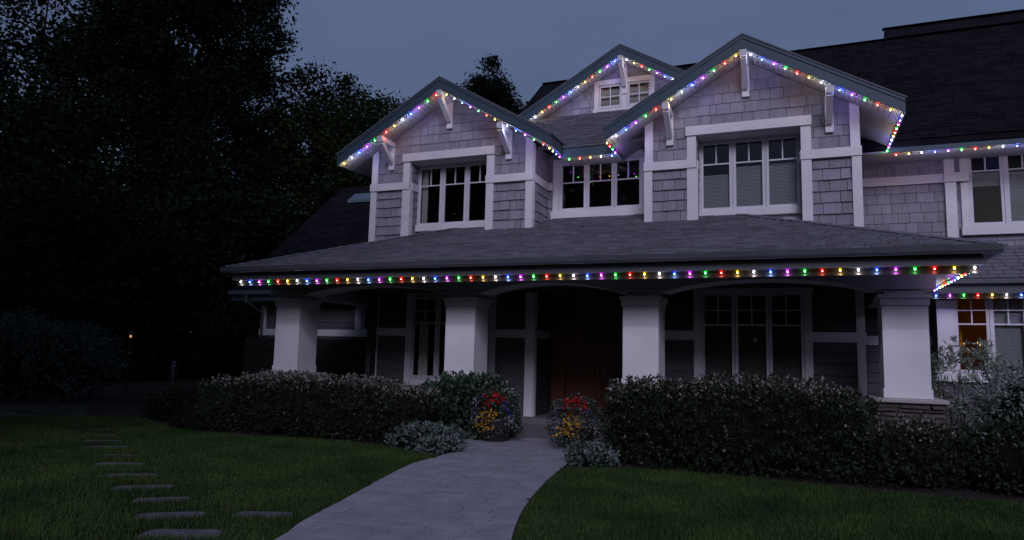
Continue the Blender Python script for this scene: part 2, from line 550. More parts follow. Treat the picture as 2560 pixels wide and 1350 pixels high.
# paved front walk, stone by stone
path = tag(MB().add([(x, y, 0.016) for x, y in PATH], [tuple(range(len(PATH)))]).build('path', M['joint']), 'grey stamped paver walk curving from the lawn to the front door', kind='structure')
ang = math.radians(11.8)
ca, sa = math.cos(ang), math.sin(ang)
rp = random.Random(5)
v = -1.0
while v < 13.5:
    h = rp.choice([0.11, 0.15, 0.2, 0.22, 0.29])
    u = -8.0 + rp.uniform(0, 0.5)
    while u < 4:
        w = rp.choice([0.2, 0.28, 0.36, 0.46, 0.6])
        parts = [(u, u + w, v, v + h)]
        if h > 0.28 and rp.random() < 0.3:
            k = rp.uniform(0.4, 0.6) * h
            parts = [(u, u + w, v, v + k), (u, u + w, v + k, v + h)]
        for (a, b, c, d) in parts:
            g = rp.choice([0.0015, 0.002, 0.0035])
            cell = [(a + g, c + g), (b - g, c + g), (b - g, d - g), (a + g, d - g)]
            # cell edges as half planes in world space
            W = [(p * ca - q * sa, p * sa + q * ca) for p, q in cell]
            planes = []
            for i in range(4):
                p, q = W[i], W[(i + 1) % 4]
                nx, ny = q[1] - p[1], -(q[0] - p[0])
                planes.append((nx, ny, nx * p[0] + ny * p[1]))
            cxm = sum(p[0] for p in W) / 4; cym = sum(p[1] for p in W) / 4
            if cym < 3.2 or cym > 12 or cxm < -6.2 or cxm > -0.8: continue
            C = clip_poly(PATH, planes)
            if len(C) >= 3 and area(C) > 0.004:
                zt = 0.030 + rp.uniform(-0.0012, 0.0012)
                cx_ = sum(p[0] for p in C) / len(C); cy_ = sum(p[1] for p in C) / len(C)
                n = len(C)
                top = [(cx_ + (p[0] - cx_) * 0.985, cy_ + (p[1] - cy_) * 0.985, zt) for p in C]
                bot = [(p[0], p[1], zt - 0.006) for p in C]
                low = [(p[0], p[1], 0.01) for p in C]
                mb = MB().add(top + bot + low, [tuple(range(n))] + [(n + i, n + (i + 1) % n, (i + 1) % n, i) for i in range(n)] + [(2 * n + i, 2 * n + (i + 1) % n, n + (i + 1) % n, n + i) for i in range(n)])
                mb.build('paver', M['paver'], path)
        u += w
    v += h

# ================================================================== HOUSE
house = thing('craftsman_house', 'two storey shingled craftsman house with white trim and three lit front gables', 'house', (-4.1, 14.0, 0))
H = house
YD, YDF = 14.0, 13.38           # gable wall plane, gable rake plane
YM, YMF = 15.06, 14.19          # middle wall, its eave
YW, YWF = 16.66, 15.655         # right wing wall, its eave
PT = 0.583
ROOF_B = 20.6


def slab(name, parent, mat, x0, z0, x1, z1, y0, y1, th):
    """Roof plane that slopes in x."""
    return MB().hexa([(x0, y0, z0 - th), (x1, y0, z1 - th), (x1, y1, z1 - th), (x0, y1, z0 - th), (x0, y0, z0), (x1, y0, z1), (x1, y1, z1), (x0, y1, z0)]).build(name, M[mat], parent)


def course_roof(name, parent, mat, P0, U, V, nx, ny, lim=None, t=0.012, seed=1, jitter=0.35):
    """Shingle courses on a plane: P0 lower-left corner, U along the eave, V up the slope; tab grid nx x ny; lim(u,v) keeps tabs."""
    rs = np.random.default_rng(seed)
    P0, U, V = Vector(P0), Vector(U), Vector(V)
    N = U.cross(V).normalized()
    mb = MB()
    du, dv = 1.0 / nx, 1.0 / ny
    for j in range(ny):
        off = (j % 3) / 3.0 * du
        us = [0.0]
        u = off * rs.uniform(0.7, 1.3)
        while u < 1 - du * 0.2:
            if u > du * 0.15: us.append(u)
            u += du * (1 + rs.uniform(-jitter, jitter))
        us.append(1.0)
        for i in range(len(us) - 1):
            a, b = us[i] + 0.002 * du, us[i + 1] - 0.03 * du
            v0, v1 = j * dv + rs.uniform(-0.05, 0.05) * dv, (j + 1.15) * dv
            if lim:
                L = lim((j + 0.5) * dv)
                a, b = max(a, L[0]), min(b, L[1])
                if b - a < 0.002: continue
            tt = t * rs.uniform(0.7, 1.3)
            c = [P0 + U * a + V * v0, P0 + U * b + V * v0, P0 + U * b + V * v1, P0 + U * a + V * v1]
            mb.hexa([c[0], c[1], c[2], c[3], c[0] + N * tt, c[1] + N * tt, c[2] + N * tt * 0.2, c[3] + N * tt * 0.2])
    o = mb.build(name, M[mat], parent)
    o['kind'] = 'stuff'
    return o


def caps(parent, a, b, n, mat, size=0.2, name='ridge_cap'):
    """Overlapping cap shingles laid along a hip or ridge from a (low) to b (high)."""
    a, b = Vector(a), Vector(b)
    d = (b - a).normalized()
    side = d.cross(Vector((0, 0, 1))).normalized()
    L = (b - a).length / n
    me = MB().hexa([(0, -0.5, -0.22), (0, 0.5, -0.22), (1, 0.5, -0.26), (1, -0.5, -0.26), (0, -0.06, 0.16), (0, 0.06, 0.16), (1, 0.06, 0.02), (1, -0.06, 0.02)]).mesh(name, M[mat])
    up = side.cross(d)
    R = Matrix((d, side, up)).transposed().to_4x4()
    for i in range(n):
        inst(name, me, parent, Matrix.Translation(a + d * L * i + up * 0.02) @ R @ Matrix.Diagonal((L * 1.15, size, size * 0.42, 1)))


PLANK = MB().box(0, 1, 0, 1, -1, 0).mesh('soffit_board', M['soffit'])


def gable(cx, hw, zpk, yf, yw, yback, wl, wr, boards=True, roofmat='roof', side_l=None, side_r=None):
    """One front gable: shingled deck, rake boards, boarded soffit. zpk: top of roof at the ridge."""
    ze = zpk - PT * hw
    th = 0.26
    sof = zpk - th
    for s in (-1, 1):
        xe = cx + s * hw
        o = slab('roof', H, roofmat, cx, zpk, xe, ze, yf + 0.035, yback, 0.20)
        # thin shingle layer that overhangs the rake
        MB().hexa([(cx, yf - 0.03, zpk + 0.004), (xe + s * 0.03, yf - 0.03, ze + 0.004 - PT * 0.03), (xe + s * 0.03, yback, ze + 0.004 - PT * 0.03), (cx, yback, zpk + 0.004),
                   (cx, yf - 0.03, zpk + 0.034), (xe + s * 0.03, yf - 0.03, ze + 0.034 - PT * 0.03), (xe + s * 0.03, yback, ze + 0.034 - PT * 0.03), (cx, yback, zpk + 0.034)]).build('shingle_layer', M[roofmat], o)
        # rake board and its thin upper moulding
        P = [(cx, zpk - 0.002), (xe, ze - 0.002), (xe, ze - th), (cx, sof)]
        if s < 0: P = P[::-1]
        rk = MB().prism(P, 'y', yf, yf + 0.035).build('rake_board', M['fascia'], H)
        P2 = [(cx, zpk - 0.002), (xe, ze - 0.002), (xe, ze - 0.062), (cx, zpk - 0.062)]
        if s < 0: P2 = P2[::-1]
        MB().prism(P2, 'y', yf - 0.016, yf).build('moulding', M['fascia'], rk)
        # soffit: boards across the front overhang, plain panel along the side eave
        sf = MB()
        zz = lambda x: sof - PT * abs(x - cx)
        xin = wl if s < 0 else wr
        for (a, b, ya, yb) in ((cx, xe, yf + 0.04, yw), (xin, xe, yw, ((side_l if s < 0 else side_r) or yw + 0.5) + (0.9 if boards == 2 else 0))):
            sf.hexa([(a, ya, zz(a) + 0.022), (b, ya, zz(b) + 0.022), (b, yb, zz(b) + 0.022), (a, yb, zz(a) + 0.022), (a, ya, zz(a) + 0.058), (b, ya, zz(b) + 0.058), (b, yb, zz(b) + 0.058), (a, yb, zz(a) + 0.058)])
        so = sf.build('soffit', M['soffit'], H)
        if boards:
            L = hw * math.sqrt(1 + PT * PT)
            n = int(L / 0.105)
            a_ = math.atan(PT)
            for i in range(n):
                w = L / n
                x = cx + s * (i * w * math.cos(a_))
                R = Matrix.Rotation(s * a_, 4, 'Y')
                if s > 0:
                    m4 = Matrix.Translation((x, yf + 0.04, zz(x) + 0.022)) @ R @ Matrix.Diagonal((w - 0.008, yw - yf - 0.05, 0.02, 1))
                else:
                    x2 = cx + s * ((i + 1) * w * math.cos(a_))
                    m4 = Matrix.Translation((x2, yf + 0.04, zz(x2) + 0.022)) @ R @ Matrix.Diagonal((w - 0.008, yw - yf - 0.05, 0.02, 1))
                inst('soffit_board', PLANK, so, m4)
        # fascia along the side eave
        yb = side_l if s < 0 else side_r
        if yb:
            bx('fascia', M['fascia'], H, xe - s * 0.034, xe + s * 0.002, yf + 0.0355, yb, ze - th, ze - 0.004)
    return sof


def bracket(cx, gx, zpk, yf, yw, zbot, drop=0.18, curve=0.03):
    """Knee brace under a gable: wall post, outrigger arm and slightly bowed strut."""
    zs = zpk - 0.26 - PT * abs(gx - cx) - 0.012
    hw = 0.072
    if abs(gx - cx) > 0.2: zs -= PT * hw
    post = MB().box(gx - hw, gx + hw, yw - 0.075, yw - 0.02, zbot, zs - 0.02).build('bracket', M['trim'], H, bevel=0.006)
    arm = MB().box(gx - 0.062, gx + 0.062, yf - 0.012, yw - 0.076, zs - 0.125, zs - 0.005)
    arm.build('outrigger', M['trim'], post, bevel=0.005)
    a = Vector((gx, yw - 0.09, zbot + drop)); b = Vector((gx, yf + 0.07, zs - 0.14))
    st = MB()
    pts = []
    for i in range(7):
        t = i / 6
        p = a.lerp(b, t)
        p.y -= math.sin(t * math.pi) * curve * -1
        p.z -= math.sin(t * math.pi) * curve * 0.6
        pts.append(p)
    w = 0.054
    vs = []
    for i, p in enumerate(pts):
        d = (pts[min(i + 1, 6)] - pts[max(i - 1, 0)]).normalized()
        nrm = Vector((0, -d.z, d.y)) * 0.055
        vs += [(p.x - w, p.y + nrm.y, p.z + nrm.z), (p.x + w, p.y + nrm.y, p.z + nrm.z), (p.x + w, p.y - nrm.y, p.z - nrm.z), (p.x - w, p.y - nrm.y, p.z - nrm.z)]
    fs = [(0, 1, 2, 3), (27, 26, 25, 24)]
    for i in range(6):
        for k in range(4):
            k2 = (k + 1) % 4
            fs.append((i * 4 + k, (i + 1) * 4 + k, (i + 1) * 4 + k2, i * 4 + k2))
    st.add(vs, fs).build('strut', M['trim'], post)


def blind(parent, x0, x1, z0, z1, y, mat='blind', pitch=0.028):
    mb = MB()
    zz = z0 + 0.02
    while zz < z1 - 0.02:
        h_ = pitch * 0.86
        mb.hexa([(x0, y - 0.006, zz), (x1, y - 0.006, zz), (x1, y - 0.004, zz), (x0, y - 0.004, zz), (x0, y + 0.004, zz + h_), (x1, y + 0.004, zz + h_), (x1, y + 0.006, zz + h_), (x0, y + 0.006, zz + h_)])
        zz += pitch
    mb.box(x0, x1, y - 0.014, y + 0.014, z1 - 0.03, z1)
    mb.box(x0, x1, y - 0.012, y + 0.012, z0, z0 + 0.015)
    return mb.build('blind', M[mat], parent)


def window(panes, z0, z1, y, rail=None, rows=1, fr=0.055, mat='frame', room=True, roommat='room', depth=2.2, margin=0.03, roomx=None):
    """panes: [(x0, x1)] clear glass widths; rail: z of the meeting rail; rows of small lights above it."""
    x0, x1 = panes[0][0] - fr, panes[-1][1] + fr
    mb = MB()
    mb.box(x0 - margin, x1 + margin, y - 0.035, y + 0.06, z1 + fr, z1 + fr + margin)
    mb.box(x0 - margin, x1 + margin, y - 0.035, y + 0.06, z0 - fr - margin, z0 - fr)
    mb.box(x0 - margin, x0, y - 0.035, y + 0.06, z0 - fr, z1 + fr)
    mb.box(x1, x1 + margin, y - 0.035, y + 0.06, z0 - fr, z1 + fr)
    for i in range(len(panes) - 1):
        a, b = panes[i][1] + fr, panes[i + 1][0] - fr
        if b - a > 0.004: mb.box(a, b, y - 0.032, y + 0.06, z0 - fr, z1 + fr)
    wn = mb.build('window', M[mat], H)
    for (a, b) in panes:
        s = MB()
        ly = y - 0.018
        s.box(a - fr + 0.004, a, ly, y + 0.03, z0 - fr + 0.004, z1 + fr - 0.004)
        s.box(b, b + fr - 0.004, ly, y + 0.03, z0 - fr + 0.004, z1 + fr - 0.004)
        s.box(a, b, ly, y + 0.03, z1, z1 + fr - 0.004)
        s.box(a, b, ly, y + 0.03, z0 - fr + 0.004, z0)
        s.build('sash', M[mat], wn)
        if rail:
            mu = MB()
            mu.box(a, b, ly + 0.004, y + 0.028, rail - 0.014, rail + 0.014)
            m = (a + b) / 2
            mu.box(m - 0.013, m + 0.013, ly + 0.006, y + 0.028, rail + 0.014, z1)
            for k in range(1, rows):
                zz = rail + (z1 - rail) * k / rows
                mu.box(a, m - 0.013, ly + 0.008, y + 0.026, zz - 0.012, zz + 0.012)
                mu.box(m + 0.013, b, ly + 0.008, y + 0.026, zz - 0.012, zz + 0.012)
            mu.build('muntin', M[mat], wn)
        zs = [z0] + ([rail] if rail else []) + [z1]
        for i in range(len(zs) - 1):
            tilt = random.uniform(-0.002, 0.002)
            MB().add([(a, y + 0.008, zs[i]), (b, y + 0.008 + tilt, zs[i]), (b, y + 0.008 + tilt, zs[i + 1]), (a, y + 0.008, zs[i + 1])], [(0, 1, 2, 3)]).build('pane', M['glass'], wn)
    if room:
        r = MB()
        ra, rb = roomx or (x0 - 0.3, x1 + 0.3)
        rz0, rz1 = z0 - 0.5, z1 + 0.15
        ya, yb = y + 0.065, y + depth
        r.add([(ra, ya, rz0), (rb, ya, rz0), (rb, yb, rz0), (ra, yb, rz0), (ra, ya, rz1), (rb, ya, rz1), (rb, yb, rz1), (ra, yb, rz1)],
              [(0, 1, 2, 3), (7, 6, 5, 4), (1, 5, 6, 2), (2, 6, 7, 3), (3, 7, 4, 0)])
        # front wall of the room round the opening
        for (a, b, c, d) in minus((ra, rb, rz0, rz1), [(x0, x1, z0 - fr, z1 + fr)]):
            r.add([(a, ya, c), (b, ya, c), (b, ya, d), (a, ya, d)], [(0, 1, 2, 3)])
        r.build('room', M[roommat], wn)
    return wn


# ------------------------------------------------------------ upper gables (left and centre)
def front_gable(cx, wl, wr, panes, brackets, recx, side_l, side_r, blinds):
    zpk = 7.63
    gable(cx, 2.68, zpk, YDF, YD, ROOF_B, wl, wr, boards=2, side_l=side_l, side_r=side_r)
    sof = zpk - 0.26 - 0.01
    planes = [(PT, 1, sof + PT * cx), (-PT, 1, sof - PT * cx)]
    rx0, rx1 = recx               # clear recess between the inner posts
    ex = [(rx0 - 0.09, rx1 + 0.09, 3.6, 6.0)]
    wall = wall_back('wall', H, FRONT(YD + 0.0), wl + 0.02, wr - 0.02, 3.4, 7.5, [(rx0, rx1, 3.6, 5.92)], planes)
    shingle_field(wall, FRONT(YD), wl + 0.1, wr - 0.1, 3.7, 5.3, 5.058, 0.2168, ex, t=0.045)
    shingle_field(wall, FRONT(YD), wl + 0.1, wr - 0.1, 5.40, 7.45, 5.672, 0.2145, ex, planes, t=0.022)
    yr = YD + 0.37
    # recess: side cheeks, head and back wall
    rec = MB()
    rec.box(rx0 - 0.1, rx0, YD + 0.121, yr + 0.1, 3.6, 5.92)
    rec.box(rx1, rx1 + 0.1, YD + 0.121, yr + 0.1, 3.6, 5.92)
    cheek = rec.build('wall', M['backing'], H)
    for base, flip in ((RIGHT(rx0 + 0.001), 1), (LEFT(rx1 - 0.001), -1)):
        if flip > 0: shingle_field(cheek, base, YD + 0.04, yr - 0.03, 3.8, 5.9, 5.058, 0.2168, [(0, 99, 5.25, 5.44)], t=0.02)
        else: shingle_field(cheek, base, -(yr - 0.03), -(YD + 0.04), 3.8, 5.9, 5.058, 0.2168, [(-99, 0, 5.25, 5.44)], t=0.02)
    bx('header_soffit', M['trim'], H, rx0, rx1, YD + 0.01, yr + 0.02, 5.9, 5.93)
    wall_back('wall', H, FRONT(yr), rx0, rx1, 3.6, 5.9, [(panes[0][0] - 0.06, panes[-1][1] + 0.06, 4.44, 5.88)], th=0.06, mat='trim')
    wn = window(panes, 4.505, 5.815, yr, rail=5.405)
    bx('sill', M['trim'], wn, rx0 + 0.01, rx1 - 0.01, yr - 0.10, yr - 0.001, 4.30, 4.445, bevel=0.006)
    if not blinds:
        MB().box(panes[0][0] - 0.02, panes[0][0] + 0.12, yr + 0.1, yr + 0.14, 4.4, 5.85).build('curtain', M['curtain'], wn)
    if blinds:
        for (a, b), top in zip(panes, blinds):
            if top: blind(wn, a - 0.03, b + 0.03, 4.46, top, yr + 0.10)
    # trim boards
    T = M['trim']
    f = YD - 0.06
    pw = 0.165
    for (a, b) in ((wl, wl + pw), (wr - pw, wr)):
        zt = sof - PT * abs((a if abs(a - cx) > abs(b - cx) else b) - cx)
        P = [(a, 5.43), (b, 5.43), (b, zt + (PT * pw if a < cx else 0)), (a, zt + (0 if a < cx else PT * pw))]
        MB().prism(P, 'y', f, YD + 0.02).build('corner_post', T, H)
        bx('corner_post', T, H, a - (0.012 if a < cx else -0.012), b + (0.012 if a > cx else -0.012), f - 0.006, YD + 0.02, 3.5, 5.254, bevel=0.005)
    for (a, b, o) in ((rx0 - 0.18, rx0 + 0.002, 1), (rx1 - 0.002, rx1 + 0.18, -1)):
        bx('post', T, H, a, b, f, YD + 0.1, 5.43, 5.915, bevel=0.004)
        bx('post', T, H, a, b + (0.03 if o > 0 else 0) , f - 0.006, YD + 0.1, 3.5, 5.254, bevel=0.004)
    bx('header', T, H, rx0 - 0.205, rx1 + 0.195, f - 0.03, YD + 0.06, 5.915, 6.105, bevel=0.006)
    bd = MB()
    bd.box(wl - 0.02, rx0 + 0.012, f - 0.028, YD + 0.02, 5.255, 5.43)
    bd.box(rx0 + 0.001, rx0 + 0.012 + 0.02, YD + 0.02, yr - 0.02, 5.255, 5.43)
    bd.build('band', T, H)
    bd = MB()
    bd.box(rx1 - 0.012, wr + 0.02, f - 0.028, YD + 0.02, 5.255, 5.43)
    bd.box(rx1 - 0.032, rx1 - 0.001, YD + 0.02, yr - 0.02, 5.255, 5.43)
    bd.build('band', T, H)
    for gx, zb in brackets:
        bracket(cx, gx, zpk, YDF, YD, zb)


front_gable(-7.36, -9.42, -5.29, [(-8.29, -7.78), (-7.64, -7.135), (-7.0, -6.49)],
            [(-8.885, 5.75), (-7.37, 6.62), (-5.86, 5.765)], (-8.375, -6.39), 17.0, YMF + 0.03, None)
front_gable(-0.855, -2.825, 1.15, [(-1.707, -1.199), (-1.07, -0.573), (-0.449, 0.061)],
            [(-2.315, 5.755), (-0.84, 6.605), (0.64, 5.74)], (-1.80, 0.14), YMF + 0.03, YWF + 0.03, (5.20, 5.34, 5.36))

# side walls of the two gable blocks
side1 = wall_back('wall', H, RIGHT(-5.31), YD + 0.02, YM, 3.3, 6.15)
shingle_field(side1, RIGHT(-5.31), YD + 0.02, YM, 3.7, 5.26, 5.058, 0.2168, t=0.026)
shingle_field(side1, RIGHT(-5.31), YD + 0.02, YM, 5.42, 6.12, 5.672, 0.2145, t=0.02)
bx('band', M['trim'], H, -5.32, -5.27, YD + 0.021, YM - 0.001, 5.255, 5.43)
bx('corner_post', M['trim'], H, -5.32, -5.281, YD + 0.021, YD + 0.1, 5.431, 6.1)
bx('corner_post', M['trim'], H, -5.32, -5.275, YD + 0.021, YD + 0.1, 3.5, 5.254)
wall_back('wall', H, LEFT(-9.40), -ROOF_B, -YD - 0.02, 0.0, 6.1)
wall_back('wall', H, RIGHT(1.13), YD + 0.02, YW, 0.0, 6.0)
wall_back('wall', H, LEFT(-2.81), -YM - 0.3, -YD - 0.02, 0.0, 6.1)

# ------------------------------------------------------------ middle wall with its window, eave and roof
panM = [(-4.955, -4.441), (-4.311, -3.799), (-3.673, -3.168)]
wallM = wall_back('wall', H, FRONT(YM), -5.3, -2.82, 3.3, 6.2, [(-5.02, -3.08, 4.70, 5.92)])
shingle_field(wallM, FRONT(YM), -5.3, -5.1, 3.8, 5.26, 5.058, 0.2168, t=0.026)
shingle_field(wallM, FRONT(YM), -5.3, -5.1, 5.42, 6.1, 5.672, 0.2145, t=0.02)
wM = window(panM, 4.817, 5.826, YM, rail=5.414)
bx('sill', M['trim'], wM, -5.21, -2.86, YM - 0.10, YM - 0.036, 4.56, 4.75, bevel=0.006)
for a, b, zz in ((-5.177, -5.045, 4.75), (-3.075, -2.86, 4.75)):
    bx('post', M['trim'], H, a, b, YM - 0.05, YM + 0.02, zz, 5.98)
bx('band', M['trim'], H, -5.27, -5.18, YM - 0.06, YM + 0.02, 5.255, 5.43)
bx('header', M['trim'], H, -5.045, -3.075, YM - 0.045, YM + 0.02, 5.915, 6.05)
bx('fascia', M['fascia'], H, -4.71, -3.5, YMF, YMF + 0.034, 5.765, 6.02)
bx('soffit', M['soffit'], H, -4.72, -3.5, YMF + 0.035, YM, 5.80, 5.83)
ms = (7.87 - 6.02) / (17.4 - 14.16)
mr = MB().hexa([(-7.3, YMF - 0.03, 5.98), (-0.9, YMF - 0.03, 5.98), (-0.9, 19.2, 5.98 + ms * 5.04), (-7.3, 19.2, 5.98 + ms * 5.04),
                (-7.3, YMF - 0.03, 6.02), (-0.9, YMF - 0.03, 6.02), (-0.9, 19.2, 6.02 + ms * 5.04), (-7.3, 19.2, 6.02 + ms * 5.04)]).build('roof', M['roof'], H)
course_roof('roof_shingles', mr, 'roof', (-7.3, YMF - 0.04, 6.022), (6.4, 0, 0), (0, 3.3, 3.3 * ms), 24, 26, seed=3, t=0.024)

# ------------------------------------------------------------ small attic gable behind
GX, GZ, GYF, GYW = -4.06, 9.415, 16.85, 17.42
gable(GX, 2.75, GZ, GYF, GYW, 20.2, -6.4, -1.7)
gs = GZ - 0.27
gplanes = [(PT, 1, gs + PT * GX), (-PT, 1, gs - PT * GX)]
wallG = wall_back('wall', H, FRONT(GYW), -6.6, -1.5, 7.4, 9.2, [(-4.82, -3.33, 7.95, 8.62)], gplanes)
shingle_field(wallG, FRONT(GYW), -6.6, -1.5, 7.7, 9.15, 8.045, 0.2155, [(-4.85, -3.3, 7.9, 8.7)], gplanes, t=0.018)
gk = GYW / 17.0
pg = [(-4.580 * gk, -4.091 * gk), (-3.832 * gk, -3.343 * gk)]
for (a, b) in pg:
    wn = window([(a, b)], 8.03, 8.545, GYW - 0.02, rail=None, room=False, margin=0.02, fr=0.045)
    m = (a + b) / 2
    MB().box(m - 0.013, m + 0.013, GYW - 0.03, GYW - 0.014, 8.03, 8.545).box(a, m - 0.013, GYW - 0.028, GYW - 0.014, 8.275, 8.30).box(m + 0.013, b, GYW - 0.028, GYW - 0.014, 8.275, 8.30).build('muntin', M['frame'], wn)
    cu = MB()
    for i in range(9):
        z0 = 8.03 + i * 0.06
        cu.hexa([(a - 0.03, GYW + 0.05 + 0.015 * (i % 2), z0), (b + 0.03, GYW + 0.05 + 0.015 * (i % 2), z0), (b + 0.03, GYW + 0.08, z0), (a - 0.03, GYW + 0.08, z0),
                 (a - 0.03, GYW + 0.065 - 0.015 * (i % 2), z0 + 0.059), (b + 0.03, GYW + 0.065 - 0.015 * (i % 2), z0 + 0.059), (b + 0.03, GYW + 0.08, z0 + 0.059), (a - 0.03, GYW + 0.08, z0 + 0.059)])
    cu.build('shade', M['curtain'], wn)
fg = MB()
xl, xr = -4.754 * gk, -3.195 * gk
fg.box(xl, xr, GYW - 0.055, GYW + 0.0, 8.60, 8.74)
fg.box(xl, pg[0][0] - 0.067, GYW - 0.052, GYW, 7.95, 8.60)
fg.box(pg[1][1] + 0.067, xr, GYW - 0.052, GYW, 7.95, 8.60)
fg.box(pg[0][1] + 0.067, pg[1][0] - 0.067, GYW - 0.052, GYW, 7.95, 8.60)
fg.build('casing', M['trim'], H)
bx('sill', M['trim'], H, xl - 0.03, xr + 0.03, GYW - 0.075, GYW, 7.84, 7.949, bevel=0.005)
bracket(GX, GX, GZ, GYF, GYW, 8.30, drop=0.22)

# ------------------------------------------------------------ right wing, upper floor
wallW = wall_back('wall', H, FRONT(YW), 1.15, 8.5, 0.0, 6.2, [(3.37, 5.25, 4.30, 5.95), (2.6, 6.3, 0.0, 2.86)])
shingle_field(wallW, FRONT(YW), 1.15, 3.0, 3.0, 5.28, 5.08, 0.2155, t=0.02)
shingle_field(wallW, FRONT(YW), 3.05, 8.4, 3.0, 4.3, 5.08, 0.2155, t=0.02, wmax=0.5)
shingle_field(wallW, FRONT(YW), 3.1, 3.3, 4.3, 5.28, 5.08, 0.2155, t=0.02)
shingle_field(wallW, FRONT(YW), 1.15, 3.0, 5.4, 5.95, 5.653, 0.2155, t=0.02)
shingle_field(wallW, FRONT(YW), 3.1, 3.22, 5.4, 5.9, 5.653, 0.2155, t=0.02)
panW = [(3.418, 3.908), (4.057, 4.547), (4.70, 5.19)]
wW = window(panW, 4.382, 5.859, YW, rail=5.461)
blind(wW, 4.03, 4.57, 4.35, 5.42, YW + 0.10)
blind(wW, 3.39, 3.93, 5.16, 5.44, YW + 0.10, pitch=0.02)
bx('sill', M['trim'], wW, 3.18, 5.45, YW - 0.11, YW - 0.036, 4.118, 4.30, bevel=0.006)
bx('post', M['trim'], H, 3.205, 3.33, YW - 0.055, YW, 4.30, 5.95)
bx('post', M['trim'], H, 2.92, 3.119, YW - 0.09, YW, 3.3, 5.254)
bx('post', M['trim'], H, 2.92, 3.10, YW - 0.085, YW, 5.441, 5.95)
bx('band', M['trim'], H, 1.15, 2.905, YW - 0.05, YW, 5.26, 5.445)
bx('band', M['trim'], H, 2.905, 3.34, YW - 0.115, YW, 5.255, 5.44)
bx('fascia', M['fascia'], H, 1.79, 8.5, YWF, YWF + 0.034, 5.72, 5.955)
bx('soffit', M['soffit'], H, 1.2, 8.5, YWF + 0.035, YW, 5.74, 5.77)

# ------------------------------------------------------------ main roofs
MS = 0.835


def yroof(name, x0, x1, y0, z0, y1, slope, mat, nx, ny, seed):
    z1 = z0 + slope * (y1 - y0)
    o = MB().hexa([(x0, y0, z0 - 0.12), (x1, y0, z0 - 0.12), (x1, y1, z1 - 0.12), (x0, y1, z1 - 0.12), (x0, y0, z0), (x1, y0, z0), (x1, y1, z1), (x0, y1, z1)]).build('roof', M[mat], H)
    # rear slope
    yb = 2 * y1 - y0
    MB().hexa([(x0, y1, z1 - 0.12), (x1, y1, z1 - 0.12), (x1, yb, z0 - 0.12), (x0, yb, z0 - 0.12), (x0, y1, z1), (x1, y1, z1), (x1, yb, z0), (x0, yb, z0)]).build('roof', M[mat], H)
    if nx: course_roof('roof_shingles', o, mat, (x0, y0 - 0.02, z0 + 0.002), (x1 - x0, 0, 0), (0, y1 - y0, z1 - z0), nx, ny, seed=seed, t=0.014)
    return o


rm = yroof('roof', 1.25, 9.0, YWF - 0.03, 5.955, 20.8, MS, 'roof_shaded', 26, 44, 5)
rm2 = yroof('roof', -7.59, 1.25, 17.6, 5.955 + MS * (17.6 - 15.625), 20.8, MS, 'roof_shaded', 28, 27, 6)
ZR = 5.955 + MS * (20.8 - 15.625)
caps(rm2, (-7.59, 20.8, ZR + 0.03), (9.0, 20.8, ZR + 0.03), 62, 'roof_shaded', 0.24)
rh = yroof('roof', 2.6, 9.0, 19.0, 11.33 - MS * 3.5, 22.5, MS, 'roof_shaded', 0, 0, 8)
caps(rh, (2.55, 22.5, 11.36), (9.0, 22.5, 11.36), 24, 'roof_shaded', 0.24)
MB().prism([(20.4, 9.5), (24.6, 9.5), (22.5, 11.29)], 'x', 2.62, 2.72).build('gable_wall', M['trim'], H)
MB().prism([(16.2, 6.2), (25.4, 6.2), (20.8, ZR - 0.15)], 'x', -7.5, -7.4).build('gable_wall', M['backing'], H)
# left wing roof, low and set back
LZ0, LY0, LYR = 3.07, 15.7, 20.7
rl = yroof('roof', -15.25, -9.3, LY0, LZ0, LYR, 0.84, 'roof_shaded', 20, 40, 9)
sky_o = MB().hexa([(-14.2, 19.62, 6.36 + 0.10), (-13.3, 19.62, 6.36 + 0.10), (-13.3, 20.0, 6.68 + 0.10), (-14.2, 20.0, 6.68 + 0.10), (-14.2, 19.62, 6.36 + 0.18), (-13.3, 19.62, 6.36 + 0.18), (-13.3, 20.0, 6.68 + 0.18), (-14.2, 20.0, 6.68 + 0.18)]).build('skylight', M['skylight'], H)
bx('gutter', M['gutter'], H, -15.3, -10.4, LY0 - 0.10, LY0 + 0.02, 2.96, 3.08, bevel=0.02)
bx('fascia', M['fascia'], H, -15.25, -10.4, LY0 + 0.021, LY0 + 0.06, 2.80, 3.05)
bx('soffit', M['soffit'], H, -15.25, -9.42, LY0 + 0.061, 16.3, 2.80, 2.83)
wallL = wall_back('wall', H, FRONT(16.3), -14.58, -9.42, 0.0, 2.9, [(-11.07, -10.3, 1.95, 2.74)])
shingle_field(wallL, FRONT(16.3), -14.4, -9.42, 0.1, 1.83, 0.2, 0.2155, me=LAP, name='siding_board', mat='siding', board=True, t=0.034)
shingle_field(wallL, FRONT(16.3), -14.4, -9.42, 2.01, 2.85, 2.0, 0.2155, [(-11.3, -10.1, 1.9, 2.85)], me=LAP, name='siding_board', mat='siding', board=True, t=0.034)
bx('band', M['trim'], H, -14.62, -9.42, 16.24, 16.3, 1.83, 2.015)
bx('corner_post', M['trim'], H, -14.589, -14.41, 16.255, 16.3, 2.015, 2.8)
wL = window([(-11.0, -10.7), (-10.6, -10.3)], 2.05, 2.68, 16.29, rail=2.38)
bx('casing', M['trim'], H, -11.30, -11.1, 16.25, 16.3, 2.015, 2.85)
bx('wainscot', M['stone_darkened'], H, -14.92, -9.45, 16.02, 16.22, 0, 1.75)  # the wainscot's shade is put into its dark stone colour
MB().prism([(16.3, 2.82), (25.1, 2.82), (20.7, 7.1)], 'x', -15.1, -15.0).build('gable_wall', M['siding'], H)
dsp = MB()
